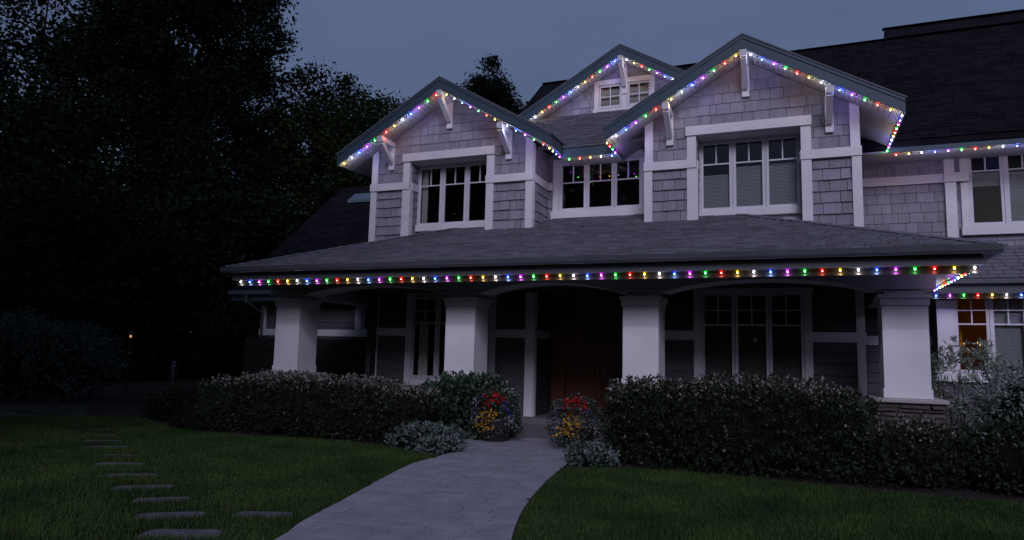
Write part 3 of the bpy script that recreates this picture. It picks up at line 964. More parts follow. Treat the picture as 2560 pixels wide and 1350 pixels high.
for a, b in (((-14.62, 15.66, 2.97), (-14.62, 15.66, 2.74)), ((-14.62, 15.66, 2.76), (-14.52, 16.19, 2.47)), ((-14.50, 16.2, 2.5), (-14.50, 16.2, 0.1))):
    dsp.bar(a, b, 0.07, 0.055, up=(0.9, 0.2, 0.1))
dsp.build('downspout', M['gutter'], H)

# ------------------------------------------------------------ porch
ZL = 2.825                       # underside of the porch eave
PF = 10.94                       # fascia plane
PX0, PX1 = -10.62, 2.33
PM = 0.36
EY, EZ = 10.86, 3.075            # eave edge of the shingles
RX0, RX1 = -10.78, 2.48
RYT = YD                         # roof dies into the gable walls
pr = MB()
rise = PM * (RYT + 0.02 - EY)
run = RYT + 0.02 - EY
top_l, top_r = RX0 + run, RX1 - run
run_m = 15.08 - EY
pr.add([(RX0, EY, EZ), (RX1, EY, EZ), (RX1 - run_m, EY + run_m, EZ + PM * run_m), (RX0 + run_m, EY + run_m, EZ + PM * run_m)], [(0, 1, 2, 3)])
run_b = 16.66 - EY
pr.add([(RX1, EY, EZ), (RX1, 16.66, EZ), (RX1 - run_b, 16.66, EZ + PM * run_b), (RX1 - run_b, EY + run_b, EZ + PM * run_b)], [(0, 1, 2, 3)])
run_c = 16.3 - EY
pr.add([(RX0, 16.3, EZ), (RX0, EY, EZ), (RX0 + run_c, EY + run_c, EZ + PM * run_c), (RX0 + run_c, 16.3, EZ + PM * run_c)], [(0, 1, 2, 3)])
porch_roof = pr.build('porch_roof', M['roof'], H)
ny = 31
WID = RX1 - RX0
course_roof('roof_shingles', porch_roof, 'roof', (RX0, EY, EZ + 0.002), (WID, 0, 0), (0, run_m, PM * run_m), 46, ny, lim=lambda v: (v * run_m / WID, 1 - v * run_m / WID), seed=11, t=0.026)
caps(porch_roof, (RX0 + 0.02, EY + 0.02, EZ + 0.01), (RX0 + run_m * 0.9, EY + run_m * 0.9, EZ + PM * run_m * 0.9 + 0.01), 24, 'roof', 0.22, 'hip_cap')
caps(porch_roof, (RX1 - 0.02, EY + 0.02, EZ + 0.01), (RX1 - run_m * 0.9, EY + run_m * 0.9, EZ + PM * run_m * 0.9 + 0.01), 24, 'roof', 0.22, 'hip_cap')
# gutter with a rolled lip, fascia, soffit
GP = [(EY - 0.06, 2.965), (EY - 0.085, 3.0), (EY - 0.10, 3.055), (EY - 0.105, 3.075), (EY - 0.085, 3.078), (EY - 0.075, 3.06), (EY - 0.02, 3.06), (EY - 0.02, 2.965)]
MB().prism(GP, 'x', RX0 - 0.02, RX1 + 0.04).build('gutter', M['gutter'], H)
GP2 = [(RX1 + (EY - y), z) for y, z in GP]
MB().prism(GP2[::-1], 'y', EY - 0.06, 16.6).build('gutter', M['gutter'], H)
bx('fascia', M['gutter'], H, PX0, PX1, PF, PF + 0.035, ZL, 3.05)
bx('fascia', M['gutter'], H, PX1 - 0.035, PX1, PF + 0.0355, 16.6, ZL, 3.05)
bx('fascia', M['gutter'], H, PX0, PX0 + 0.035, PF + 0.0355, 15.7, ZL, 3.05)
bx('fascia_cap', M['gutter'], H, PX0 - 0.05, PX1 + 0.05, EY - 0.02, PF - 0.001, 3.0, 3.05)
ps = bx('soffit', M['porch_soffit'], H, PX0 + 0.036, PX1 - 0.036, PF + 0.036, 16.0, ZL + 0.012, ZL + 0.04)
PB = MB().box(0, 1, 0, 1, -1, 0).mesh('soffit_board', M['porch_soffit'])
n = 11
for i in range(n):
    w = 1.06 / n
    inst('soffit_board', PB, ps, Matrix.Translation((PX0 + 0.04, PF + 0.037 + i * w, ZL + 0.011)) @ Matrix.Diagonal((PX1 - PX0 - 0.08, w - 0.006, 0.012, 1)))
# arched beam carried by the columns
CX = [-10.05, -5.96, -2.50, 1.51]
BX0, BX1 = -10.55, 1.93
YC = 12.0
prof = [(BX0, 2.6)]
for i in range(3):
    a, b = CX[i] + 0.44, CX[i + 1] - 0.44
    for k in range(25):
        t = k / 24
        prof.append((a + (b - a) * t, 2.6 + 0.19 * math.sin(math.pi * t) ** 0.72))
prof.append((BX1, 2.6))
mb = MB()
zt = ZL + 0.005
for i in range(len(prof) - 1):
    (a, za), (b, zb) = prof[i], prof[i + 1]
    mb.hexa([(a, YC - 0.03, za), (b, YC - 0.03, zb), (b, YC + 0.6, zb), (a, YC + 0.6, za), (a, YC - 0.03, zt), (b, YC - 0.03, zt), (b, YC + 0.6, zt), (a, YC + 0.6, zt)])
beam = mb.build('beam', M['column'], H)
for x0, x1 in ((BX0, CX[0] + 0.44), (CX[1] - 0.44, CX[1] + 0.44), (CX[2] - 0.44, CX[2] + 0.44), (CX[3] - 0.44, BX1)):
    bx('moulding', M['column'], beam, x0 - 0.012, x1 + 0.012, YC - 0.05, YC - 0.031, 2.603, 2.64)
for xs in (BX0 + 0.3, BX1 - 0.3):
    bx('beam', M['column'], H, xs - 0.3, xs + 0.3, YC + 0.6, 16.2, 2.6, zt)
for ci, c in enumerate(CX):
    col = MB().box(c - 0.31, c + 0.31, YC, YC + 0.62, 1.11, 2.35).build('porch_column', M['column'], H, bevel=0.006)
    bx('plinth', M['column'], col, c - 0.326, c + 0.326, YC - 0.016, YC + 0.636, 0.966, 1.109, bevel=0.006)
    bx('capital', M['column'], col, c - 0.334, c + 0.334, YC - 0.024, YC + 0.644, 2.356, 2.455, bevel=0.004)
    bx('capital', M['column'], col, c - 0.36, c + 0.36, YC - 0.05, YC + 0.67, 2.461, 2.525, bevel=0.004)
    bx('neck', M['column'], col, c - 0.26, c + 0.26, YC + 0.06, YC + 0.57, 2.526, 2.60)
    bx('neck', M['column'], col, c - 0.30, c + 0.30, YC + 0.01, YC + 0.61, 2.351, 2.4605)
    cap = bx('cap_stone', M['stone_cap'], col, c - 0.5, c + 0.5, YC - 0.20, YC + 0.80, 0.905, 0.965, bevel=0.015)
    core = bx('pier', M['mortar'], H, c - 0.44, c + 0.44, YC - 0.14, YC + 0.74, 0.0, 0.904)
    rs = random.Random(ci + 3)
    for face in ('f', 'l', 'r'):
        z = 0.0
        while z < 0.88:
            h = rs.choice([0.05, 0.07, 0.09, 0.12, 0.15])
            if z + h > 0.9: h = 0.9 - z
            if h < 0.03: break
            x = -0.45
            while x < 0.45:
                w = rs.uniform(0.16, 0.42)
                if x + w > 0.36: w = 0.45 - x
                d = rs.uniform(0.015, 0.06)
                g = 0.006
                j = lambda: rs.uniform(-0.006, 0.006)
                a, b = x + g, x + w - g
                c0, c1 = z + g, z + h - g
                p = [(a + j(), 0.02, c0 + j()), (b + j(), 0.02, c0 + j()), (b, 0.02, c1), (a, 0.02, c1)]
                fcs = [(a + 0.012 + j(), -d, c0 + 0.008 + j()), (b - 0.012 + j(), -d + j(), c0 + 0.008 + j()), (b - 0.012 + j(), -d + j(), c1 - 0.008 + j()), (a + 0.012 + j(), -d, c1 - 0.008 + j())]
                s = MB().add(p + fcs, [(4, 5, 6, 7), (0, 1, 5, 4), (1, 2, 6, 5), (2, 3, 7, 6), (3, 0, 4, 7)])
                so = s.build('stone', M['stone'], core)
                if face == 'f': so.matrix_basis = Matrix.Translation((c, YC - 0.141, 0))
                elif face == 'l': so.matrix_basis = Matrix.Translation((c - 0.441, YC + 0.30, 0)) @ Matrix.Rotation(-math.pi / 2, 4, 'Z')
                else: so.matrix_basis = Matrix.Translation((c + 0.441, YC + 0.30, 0)) @ Matrix.Rotation(math.pi / 2, 4, 'Z')
                x += w
            z += h
# porch floor, step and ceiling
bx('porch_floor', M['concrete'], H, -10.6, 1.95, 11.75, 16.6, -0.01, 0.02)
bx('step', M['concrete'], H, -5.7, -2.75, 14.02, 16.2, 0.021, 0.15)
# lower storey walls
Y1 = 14.3
wall1 = wall_back('wall', H, FRONT(Y1), -9.4, -5.29, 0.0, 2.84, [(-8.33, -6.35, 0.86, 2.75)])
EXL = [(-8.48, -6.2, 0.8, 2.84)]
shingle_field(wall1, FRONT(Y1), -9.26, -5.45, 0.1, 1.83, 0.2, 0.2155, EXL, me=LAP, name='siding_board', mat='siding', board=True, t=0.036)
shingle_field(wall1, FRONT(Y1), -9.26, -5.45, 2.01, 2.82, 2.0, 0.2155, EXL, me=LAP, name='siding_board', mat='siding', board=True, t=0.036)
w1 = window([(-8.27, -7.73), (-7.6, -7.06), (-6.94, -6.41)], 0.93, 2.69, Y1 - 0.01, rail=2.128, rows=2)
MB().box(-8.2, -7.97, Y1 + 0.1, Y1 + 0.13, 0.9, 2.2).build('curtain', M['curtain'], w1)
T = M['trim']
for a, b in ((-9.41, -9.25), (-8.49, -8.33), (-6.35, -6.2), (-5.49, -5.29)):
    bx('post', T, H, a, b, Y1 - 0.05, Y1, 0.15, 1.829)
    bx('post', T, H, a, b, Y1 - 0.05, Y1, 2.011, 2.82)
bx('band', T, H, -9.42, -8.33, Y1 - 0.065, Y1, 1.83, 2.01)
bx('band', T, H, -6.35, -5.27, Y1 - 0.065, Y1, 1.83, 2.01)
bx('casing', T, H, -8.33, -6.35, Y1 - 0.045, Y1, 2.751, 2.83)
bx('sill', T, H, -8.45, -6.25, Y1 - 0.09, Y1, 0.70, 0.84)
# entry recess
sideE = wall_back('wall', H, RIGHT(-5.30), Y1 + 0.02, 15.5, 0.0, 2.84)
bx('band', T, H, -5.30, -5.265, Y1 + 0.001, 15.3, 1.83, 2.01)
bx('corner_post', T, H, -5.30, -5.275, Y1 + 0.001, Y1 + 0.12, 0.15, 1.829)
bx('corner_post', T, H, -5.30, -5.275, Y1 + 0.001, Y1 + 0.12, 2.011, 2.82)
wallE = wall_back('wall', H, FRONT(15.5), -5.3, -2.8, 0.0, 2.84, [(-4.95, -3.25, 0.15, 2.45)], mat='door')
for i, (a, b) in enumerate(((-4.94, -4.105), (-4.095, -3.26))):
    d = bx('door', M['door'], H, a, b, 15.5, 15.55, 0.16, 2.44)
    for (p, q, r, s) in ((0.12, 0.36, 0.2, 0.9), (0.47, 0.71, 0.2, 0.9), (0.12, 0.36, 1.02, 2.12), (0.47, 0.71, 1.02, 2.12)):
        bx('door_panel', M['door'], d, a + p, a + q, 15.488, 15.499, r, s, bevel=0.008)
    hx = b - 0.07 if i == 0 else a + 0.07
    MB().bar((hx, 15.44, 1.05), (hx, 15.44, 1.28), 0.025, 0.025).bar((hx, 15.44, 1.06), (hx, 15.5, 1.06), 0.02, 0.02).bar((hx, 15.44, 1.27), (hx, 15.5, 1.27), 0.02, 0.02).build('handle', M['brass'], d)
bx('casing', M['door'], H, -5.08, -4.951, 15.44, 15.5, 0.15, 2.58)
bx('casing', M['door'], H, -3.249, -3.12, 15.44, 15.5, 0.15, 2.58)
# right bay of the porch wall
Y3 = 14.0
wall3 = wall_back('wall', H, FRONT(Y3), -2.82, 1.14, 0.0, 2.84, [(-1.72, 0.12, 0.70, 2.75)])
EX3 = [(-1.86, 0.26, 0.6, 2.84)]
shingle_field(wall3, FRONT(Y3), -2.66, 1.0, 0.1, 1.83, 0.15, 0.2155, EX3, me=LAP, name='siding_board', mat='siding', board=True, t=0.036)
shingle_field(wall3, FRONT(Y3), -2.66, 1.0, 2.02, 2.82, 2.0, 0.2155, EX3, me=LAP, name='siding_board', mat='siding', board=True, t=0.036)
w3 = window([(-1.661, -1.159), (-1.042, -0.545), (-0.436, 0.065)], 0.78, 2.69, Y3 - 0.01, rail=2.128, rows=2)
for (a, b) in ((-1.661, -1.159), (-1.042, -0.545), (-0.436, 0.065)):
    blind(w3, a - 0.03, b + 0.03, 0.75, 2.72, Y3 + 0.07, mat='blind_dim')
for (a, b) in ((-2.82, -2.66), (-1.864, -1.72), (0.13, 0.26), (0.984, 1.125)):
    bx('post', T, H, a, b, Y3 - 0.05, Y3, 0.02, 1.829)
    bx('post', T, H, a, b, Y3 - 0.05, Y3, 2.011, 2.82)
bx('band', T, H, -2.83, -1.72, Y3 - 0.065, Y3, 1.83, 2.01)
bx('band', T, H, 0.12, 1.14, Y3 - 0.065, Y3, 1.83, 2.01)
bx('casing', T, H, -1.72, 0.29, Y3 - 0.047, Y3, 2.751, 2.83)
bx('sill', T, H, -1.8, 0.2, Y3 - 0.09, Y3, 0.5, 0.67)
# wing wall seen past the corner
shingle_field(wallW, FRONT(YW), 1.15, 2.6, 0.1, 1.844, 0.2, 0.2155, me=LAP, name='siding_board', mat='siding', board=True, t=0.036)
shingle_field(wallW, FRONT(YW), 1.15, 2.6, 2.04, 2.8, 2.0, 0.2155, me=LAP, name='siding_board', mat='siding', board=True, t=0.036)
bx('band', T, H, 1.15, 2.6, YW - 0.06, YW, 1.844, 2.04)

# ------------------------------------------------------------ ground floor bay at the right with the lit room
YB, YBF = 15.93, 15.36
BXL = 2.55
k = YB / 15.3
panB = [(2.795 * k, 3.243 * k), (3.364 * k, 3.82 * k), (3.94 * k, 4.4 * k)]
zb = lambda z: 1.5 + (z - 1.5) * k
wallB = wall_back('wall', H, FRONT(YB), BXL, 5.6, 0.0, 2.86, [(panB[0][0] - 0.06, panB[2][1] + 0.06, zb(1.392) - 0.06, zb(2.755) + 0.06)], th=0.1)
shingle_field(wallB, FRONT(YB), BXL, 5.6, 0.05, 1.1, 0.2, 0.2155, me=LAP, name='siding_board', mat='siding', board=True, t=0.036)
wB = window(panB, zb(1.392), zb(2.755), YB, rail=zb(2.238), rows=2, roommat='room_warm', depth=3.0, roomx=(2.62, 6.2))
bx('casing', T, H, BXL, panB[0][0] - 0.085, YB - 0.05, YB, zb(1.17), 2.86)
bx('sill', T, wB, BXL - 0.05, 5.6, YB - 0.1, YB - 0.036, zb(1.17), zb(1.392) - 0.06)
bx('header', T, H, panB[0][0] - 0.085, 5.6, YB - 0.048, YB, zb(2.755) + 0.09, 2.86)
wall_back('wall', H, LEFT(BXL), -YW, -YB, 0.0, 2.86, mat='siding')
for (a, b) in panB[1:]:
    blind(wB, a - 0.03, b + 0.03, zb(1.47), zb(2.75), YB + 0.10, pitch=0.026)
bfs = bx('fascia', M['gutter'], H, 2.36, 5.8, YBF, YBF + 0.03, ZL, 3.08)
bx('soffit', M['soffit'], H, 2.36, 5.8, YBF + 0.031, YW, ZL + 0.005, ZL + 0.035)
bslope = 0.6
br = MB().hexa([(2.36, YBF - 0.05, 3.06), (5.8, YBF - 0.05, 3.06), (5.8, YW, 3.06 + bslope * (YW - YBF + 0.05)), (2.36, YW, 3.06 + bslope * (YW - YBF + 0.05)),
                (2.36, YBF - 0.05, 3.09), (5.8, YBF - 0.05, 3.09), (5.8, YW, 3.09 + bslope * (YW - YBF + 0.05)), (2.36, YW, 3.09 + bslope * (YW - YBF + 0.05))]).build('bay_roof', M['roof'], H)
TAB = MB().hexa([(0, 0, 0), (1, 0, 0), (1, 1, 0), (0, 1, 0), (0, 0, 1), (1, 0, 1), (1, 1, 0.2), (0, 1, 0.2)]).mesh('roof_shingle', M['roof'])
rb = random.Random(4)
ra = math.atan(bslope)
for j in range(9):
    s0 = j * 0.165
    x = 2.36 - rb.uniform(0, 0.25)
    while x < 5.8:
        w = rb.uniform(0.2, 0.36)
        a, b = max(x, 2.36), min(x + w, 5.8)
        if b - a > 0.04:
            inst('roof_shingle', TAB, br, Matrix.Translation((a, YBF - 0.06 + s0 * math.cos(ra), 3.092 + s0 * math.sin(ra))) @ Matrix.Rotation(ra, 4, 'X') @ Matrix.Diagonal((b - a - 0.012, 0.185, 0.022, 1)))
        x += w
bx('gutter', M['gutter'], H, 2.36, 5.8, YBF - 0.10, YBF - 0.001, 2.99, 3.075, bevel=0.015)
# chandelier and its light in the lit room
chx, chy = 3.22, 17.4
ch = thing('chandelier', 'brass candle chandelier hanging inside the lit ground floor window', 'chandelier', (chx, chy, 1.7))
mb = MB().tube([(chx, chy, 2.85), (chx, chy, 1.75)], [0.012, 0.02], 6)
for k_ in range(6):
    t = k_ * math.pi / 3 + 0.2
    ex_, ey_ = chx + 0.36 * math.cos(t), chy + 0.36 * math.sin(t)
    mb.tube([(chx, chy, 1.8), (chx + 0.2 * math.cos(t), chy + 0.2 * math.sin(t), 1.70), (ex_, ey_, 1.80)], [0.012, 0.011, 0.010], 5)
mb.build('frame', M['brass'], ch)
FL = emit('candle_flame', (1.0, 0.50, 0.14), 3.0)
for k_ in range(6):
    t = k_ * math.pi / 3 + 0.2
    ex_, ey_ = chx + 0.36 * math.cos(t), chy + 0.36 * math.sin(t)
    cd = MB().lathe([(0.011, 0), (0.011, 0.09)], 8, (ex_, ey_, 1.80)).build('candle', M['trim'], ch)
    MB().lathe([(0.006, 0.09), (0.013, 0.11), (0.009, 0.135), (0.001, 0.16)], 8, (ex_, ey_, 1.80)).build('flame', FL, cd)
pl = bpy.data.lights.new('chandelier_lamp', 'POINT')
pl.energy = 2.4; pl.color = (1.0, 0.52, 0.18); pl.shadow_soft_size = 0.12
po = bpy.data.objects.new('chandelier_lamp', pl); link(po, ch); po.location = (chx, chy, 1.98)

# ================================================================== STRINGS OF COLOURED LIGHTS
CC = {'Y': ((0.95, 0.66, 0.012), (1.0, 0.80, 0.30)), 'W': ((0.78, 0.84, 1.0), (0.88, 0.93, 1.0)), 'B': ((0.003, 0.016, 1.0), (0.20, 0.50, 1.0)),
      'P': ((0.34, 0.004, 0.62), (0.85, 0.35, 1.0)), 'G': ((0.003, 0.52, 0.014), (0.22, 1.0, 0.35)), 'R': ((1.0, 0.005, 0.004), (1.0, 0.18, 0.15))}
LAMP = {}
for key, (c, p) in {'Y': ((1.0, 0.75, 0.30), 0.9), 'W': ((0.85, 0.88, 1.0), 1.5), 'B': ((0.20, 0.38, 1.0), 2.2), 'P': ((0.62, 0.18, 1.0), 1.8), 'G': ((0.15, 1.0, 0.30), 0.7), 'R': ((1.0, 0.16, 0.10), 0.8)}.items():
    LAMP[key] = bpy.data.lights.new('led_lamp_' + key, 'POINT')
    LAMP[key].color = c; LAMP[key].energy = p * 0.62; LAMP[key].shadow_soft_size = 0.0
LENS, CORE = {}, {}
for key, (c, cc) in CC.items():
    LENS[key] = MB().lathe([(0.003, 0.014), (0.010, 0.011), (0.0155, 0.003), (0.0155, -0.005), (0.011, -0.012), (0.003, -0.016)], 10).mesh('bulb', emit('lens_' + key, c, {'R': 26.0, 'G': 26.0, 'B': 30.0, 'P': 30.0, 'Y': 8.0, 'W': 9.0}[key]), True)
    CORE[key] = MB().lathe([(0.002, 0.010), (0.006, 0.006), (0.008, -0.0), (0.006, -0.007), (0.002, -0.011)], 8).mesh('led', emit('led_' + key, cc, 26.0 if key in 'YW' else 40.0), True)
SEQ = 'YWBPGR'


def string(label, runs, group='strings of coloured eave lights', drop=0.105):
    """runs: list of (points, colour string). One string of lights with its cable."""
    first = runs[0][0][0]
    t = thing('light_string', label, 'string lights', tuple(first), group)
    for pts, colours in runs:
        MB().tube([Vector(p) + Vector((0, 0.012, 0.018)) for p in pts], [0.006] * len(pts), 5).build('cable', M['cable'], t)
        for p, c in zip(pts, colours):
            R = Matrix.Rotation(math.radians(28), 4, 'X')
            b = inst('bulb', LENS[c], t, Matrix.Translation(p) @ R)
            o = bpy.data.objects.new('led', CORE[c]); COL.objects.link(o); o.parent = b
            o.location = (0, -0.010, -0.009)
            lo = bpy.data.objects.new('led_lamp', LAMP[c]); COL.objects.link(lo); lo.parent = b
            lo.location = (0, -0.020, -drop)


def shield(x0, x1, y0, y1, z):  # strip added behind the bulbs to block their light going back under the eave
    bx('light_shield', M['shield'], H, x0, x1, y0, y1, z - 0.105, z - 0.0005)


def lin(a, b, n):
    return [Vector(a).lerp(Vector(b), i / (n - 1)) for i in range(n)]


def cyc(start, n, step=1):
    i = SEQ.index(start)
    return ''.join(SEQ[(i + step * k) % 6] for k in range(n))


YL = YDF + 0.05
rk = lambda cx, x: (x, YL, 7.37 - PT * abs(x - cx) - 0.042)
# left gable: up the left rake, down the right one, back along its right eave
c1 = -7.36
Lr = [rk(c1, x) for x in np.linspace(-9.869, -9.045, 5)] + [rk(c1, x) for x in np.linspace(-8.74, -7.47, 7)]
Rr = [rk(c1, x) for x in np.linspace(-7.20, -5.99, 7)] + [rk(c1, x) for x in np.linspace(-5.70, -4.863, 5)]
string('string of coloured lights edging the leftmost front gable', [(Lr, cyc('Y', 12)), (Rr, cyc('Y', 12)), (lin((-4.72, 13.42, 5.772), (-4.72, 14.10, 5.772), 4), 'YWBP')])
string('short string of coloured lights on the low eave between the two front gables', [(lin((-4.543, YMF + 0.05, 5.742), (-3.59, YMF + 0.05, 5.742), 5), 'GRYWB')])
c3 = -0.855
L3 = [rk(c3, x) for x in np.linspace(-3.30, -2.50, 5)] + [rk(c3, x) for x in np.linspace(-2.20, -0.975, 7)]
R3 = [rk(c3, x) for x in np.linspace(-0.705, 0.50, 7)] + [rk(c3, x) for x in np.linspace(0.80, 1.60, 5)]
string('string of coloured lights edging the large centre gable', [(lin((-3.49, 14.12, 5.772), (-3.49, 13.43, 5.772), 4), 'PGRY'), (L3, cyc('W', 12)), (R3, cyc('W', 12)),
       (lin((1.80 - 0.03, 13.41, 5.765), (1.80 - 0.03, 15.60, 5.765), 10), cyc('W', 10))])
string('string of coloured lights along the upper eave of the right wing', [(lin((1.938, YWF + 0.05, 5.695), (5.36, YWF + 0.05, 5.695), 16), cyc('R', 16))])
gr = lambda x: (x, GYF + 0.05, GZ - 0.26 - PT * abs(x - GX) - 0.042)
GL = [gr(x) for x in np.linspace(GX - 2.30, GX - 0.145, 12)]
GR = [gr(x) for x in np.linspace(GX + 0.16, GX + 2.3, 12)]
string('string of coloured lights edging the small attic gable', [(GL, cyc('W', 12, -1)), (GR, cyc('W', 12, -1))])
string('long string of coloured lights along the front eave of the porch', [(lin((-10.45, PF + 0.055, ZL - 0.028), (2.235, PF + 0.055, ZL - 0.028), 55), cyc('W', 55))], drop=0.062)
string('string of coloured lights running back along the porch end eave', [(lin((2.28, 11.06, ZL - 0.028), (2.28, 14.31, ZL - 0.028), 14), cyc('B', 14))], drop=0.062)
string('string of coloured lights along the lower eave above the lit window', [(lin((2.48, YBF + 0.05, ZL - 0.028), (5.2, YBF + 0.05, ZL - 0.028), 13), cyc('B', 13))], drop=0.062)

shield(PX0 + 0.05, PX1 - 0.04, PF + 0.085, PF + 0.10, ZL - 0.001)
shield(2.4, 5.75, YBF + 0.085, YBF + 0.10, ZL + 0.004)
# ================================================================== STEPPING STONES
STONES = [(-4.58, 4.36, 0.60), (-5.14, 4.77, 0.55), (-5.72, 5.18, 0.50), (-6.38, 5.52, 0.56), (-7.06, 5.93, 0.60), (-7.82, 6.42, 0.58), (-9.22, 7.36, 0.60), (-8.5, 6.9, 0.5), (-9.9, 7.75, 0.55), (-10.6, 8.25, 0.55), (-11.3, 8.8, 0.55), (-4.47, 5.16, 0.50)]
WHERE = ['nearest of the row crossing the lawn', 'second nearest of the row crossing the lawn', 'third nearest of the row crossing the lawn', 'fourth nearest of the row crossing the lawn', 'fifth nearest of the row crossing the lawn', 'sixth nearest of the row crossing the lawn',
         'eighth nearest of the row crossing the lawn', 'seventh nearest of the row crossing the lawn', 'ninth nearest of the row crossing the lawn', 'tenth nearest of the row crossing the lawn', 'last of the row before the dark side path', 'lying alone beside the paved walk']
rs = random.Random(21)
STONE_R = []
for (x, y, w), wh in zip(STONES, WHERE):
    n = 14
    pts = []
    a0 = math.radians(31) + rs.uniform(-0.15, 0.15)
    sink = 0.012 if wh.startswith(('seventh', 'tenth', 'ninth')) else 0.0
    for k_ in range(n):
        t = 2 * math.pi * k_ / n
        ex_ = abs(math.cos(t)) ** 0.55 * math.copysign(1, math.cos(t)) * w * 0.55 * rs.uniform(0.93, 1.05)
        ey_ = abs(math.sin(t)) ** 0.55 * math.copysign(1, math.sin(t)) * w * 0.27 * rs.uniform(0.93, 1.05)
        pts.append((ex_ * math.cos(a0) - ey_ * math.sin(a0), ex_ * math.sin(a0) + ey_ * math.cos(a0)))
    zt = 0.006 - sink * 0.4
    mb = MB()
    mb.add([(p[0], p[1], -0.03) for p in pts] + [(p[0], p[1], zt - 0.01) for p in pts] + [(p[0] * 0.95, p[1] * 0.95, zt) for p in pts],
           [tuple(range(2 * n, 3 * n))] + [(i, (i + 1) % n, n + (i + 1) % n, n + i) for i in range(n)] + [(n + i, n + (i + 1) % n, 2 * n + (i + 1) % n, 2 * n + i) for i in range(n)])
    o = mb.build('stepping_stone', M['step_stone'])
    o.location = (x, y, 0)
    tag(o, 'flat grey stepping stone in the grass, ' + wh, 'stepping stone', 'stepping stones in the left lawn')
    STONE_R.append((x, y, w, a0))
sheet('path', [(-12.05, 9.6), (-11.9, 10.1), (-12.4, 10.9), (-13.3, 11.7), (-16.1, 13.7), (-17.1, 12.9), (-14.6, 11.0), (-13.2, 9.95), (-12.5, 9.6)], 0.012, 'stone_darkened')
sheet('soil_bed', [(-13.2, 9.85), (-30, 11.6), (-60, 14), (-60, 60), (-16.5, 60), (-16, 14.2), (-17.4, 12.9), (-14.8, 10.95)], 0.004, 'soil')


# ================================================================== GRASS
def inside(px, py, P):
    c = np.zeros(len(px), bool)
    n = len(P)
    j = n - 1
    for i in range(n):
        xi, yi = P[i]; xj, yj = P[j]
        hit = ((yi > py) != (yj > py)) & (px < (xj - xi) * (py - yi) / (yj - yi + 1e-12) + xi)
        c ^= hit
        j = i
    return c


def grass(poly, x0, x1, y0, y1, dens, seed, label):
    rs = np.random.default_rng(seed)
    n = int((x1 - x0) * (y1 - y0) * dens)
    px = rs.uniform(x0, x1, n); py = rs.uniform(y0, y1, n)
    keep = inside(px, py, poly)
    # thin with distance outside the view cone (camera at the origin)
    az = np.arctan2(px, py)
    keep &= (az > YAW - 0.70) & (az < YAW + 0.70)
    for (sx, sy_, w, a0) in STONE_R:
        dx, dy = px - sx, py - sy_
        u = dx * math.cos(a0) + dy * math.sin(a0); v_ = -dx * math.sin(a0) + dy * math.cos(a0)
        keep &= ~((np.abs(u) < w * 0.53) & (np.abs(v_) < w * 0.235))
    px, py = px[keep], py[keep]
    n = len(px)
    h = rs.uniform(0.028, 0.062, n) * (1 + 0.25 * np.sin(px * 2.1) * np.sin(py * 1.7 + 1))
    a = rs.uniform(0, 2 * np.pi, n)
    w = rs.uniform(0.003, 0.0055, n)
    lean = rs.normal(0, 0.014, (n, 2))
    V = np.zeros((n, 4, 3))
    dx, dy = np.cos(a) * w, np.sin(a) * w
    V[:, 0] = np.stack([px - dx, py - dy, np.zeros(n)], 1)
    V[:, 1] = np.stack([px + dx, py + dy, np.zeros(n)], 1)
    V[:, 2] = np.stack([px + dx * 0.3 + lean[:, 0], py + dy * 0.3 + lean[:, 1], h], 1)
    V[:, 3] = np.stack([px - dx * 0.3 + lean[:, 0], py - dy * 0.3 + lean[:, 1], h], 1)
    o = bpy.data.objects.new('grass', quad_mesh('grass', V.reshape(-1, 3), n, M['grass']))
    COL.objects.link(o)
    tag(o, label, 'grass', kind='stuff')


grass([(p[0] - 0.02, p[1]) for p in [(-2.7, 0)] + [p for p in PL if p[1] <= 9.0]] + BED_L + [(-13.2, 9.8), (-30, 11.5), (-30, -6), (-2.5, -6)], -14, -3.0, 3.2, 10.4, 3600, 1, 'short mown grass of the lawn left of the walk')
grass([(-0.6, -6), (12, -6), (12, 8.8)] + BED_R[::-1] + [(p[0] + 0.02, p[1]) for p in PR if p[1] <= 8.9][::-1], -2.9, 3.6, 3.6, 9.5, 3600, 2, 'short mown grass of the lawn right of the walk')


# ================================================================== SHRUBS AND HEDGES
def blob_points(n, c, r, power, noise, seed, inner=0.55, zmin=0.03):
    """Points in the outer shell of a lumpy super-ellipsoid."""
    rs = np.random.default_rng(seed)
    c, r = np.array(c), np.array(r)
    ph = rs.uniform(0, 6.28, (6, 3)); fr = rs.uniform(1.2, 3.5, (6, 3))
    out = []
    tot = 0
    while tot < n:
        P = rs.uniform(-1.15, 1.15, (n * 2, 3))
        W_ = P * r + c
        f = (np.abs(P) ** power).sum(1) ** (1 / power)
        bump = sum(np.sin(W_ @ fr[k] + ph[k, 0]) for k in range(6)) / 6
        bump2 = sum(np.sin(W_ @ (fr[k] * 4) + ph[k, 1]) for k in range(6)) / 6
        f = f / (1 + noise * bump + noise * 0.7 * bump2)
        keep = (f < 1) & (f > inner) & (W_[:, 2] > zmin)
        keep &= rs.random(len(f)) < ((f - inner) / (1 - inner)) ** 0.7 + 0.1
        out.append(np.c_[W_[keep], f[keep]])
        tot += keep.sum()
    Q = np.concatenate(out)[:n]
    return Q[:, :3], Q[:, 3]


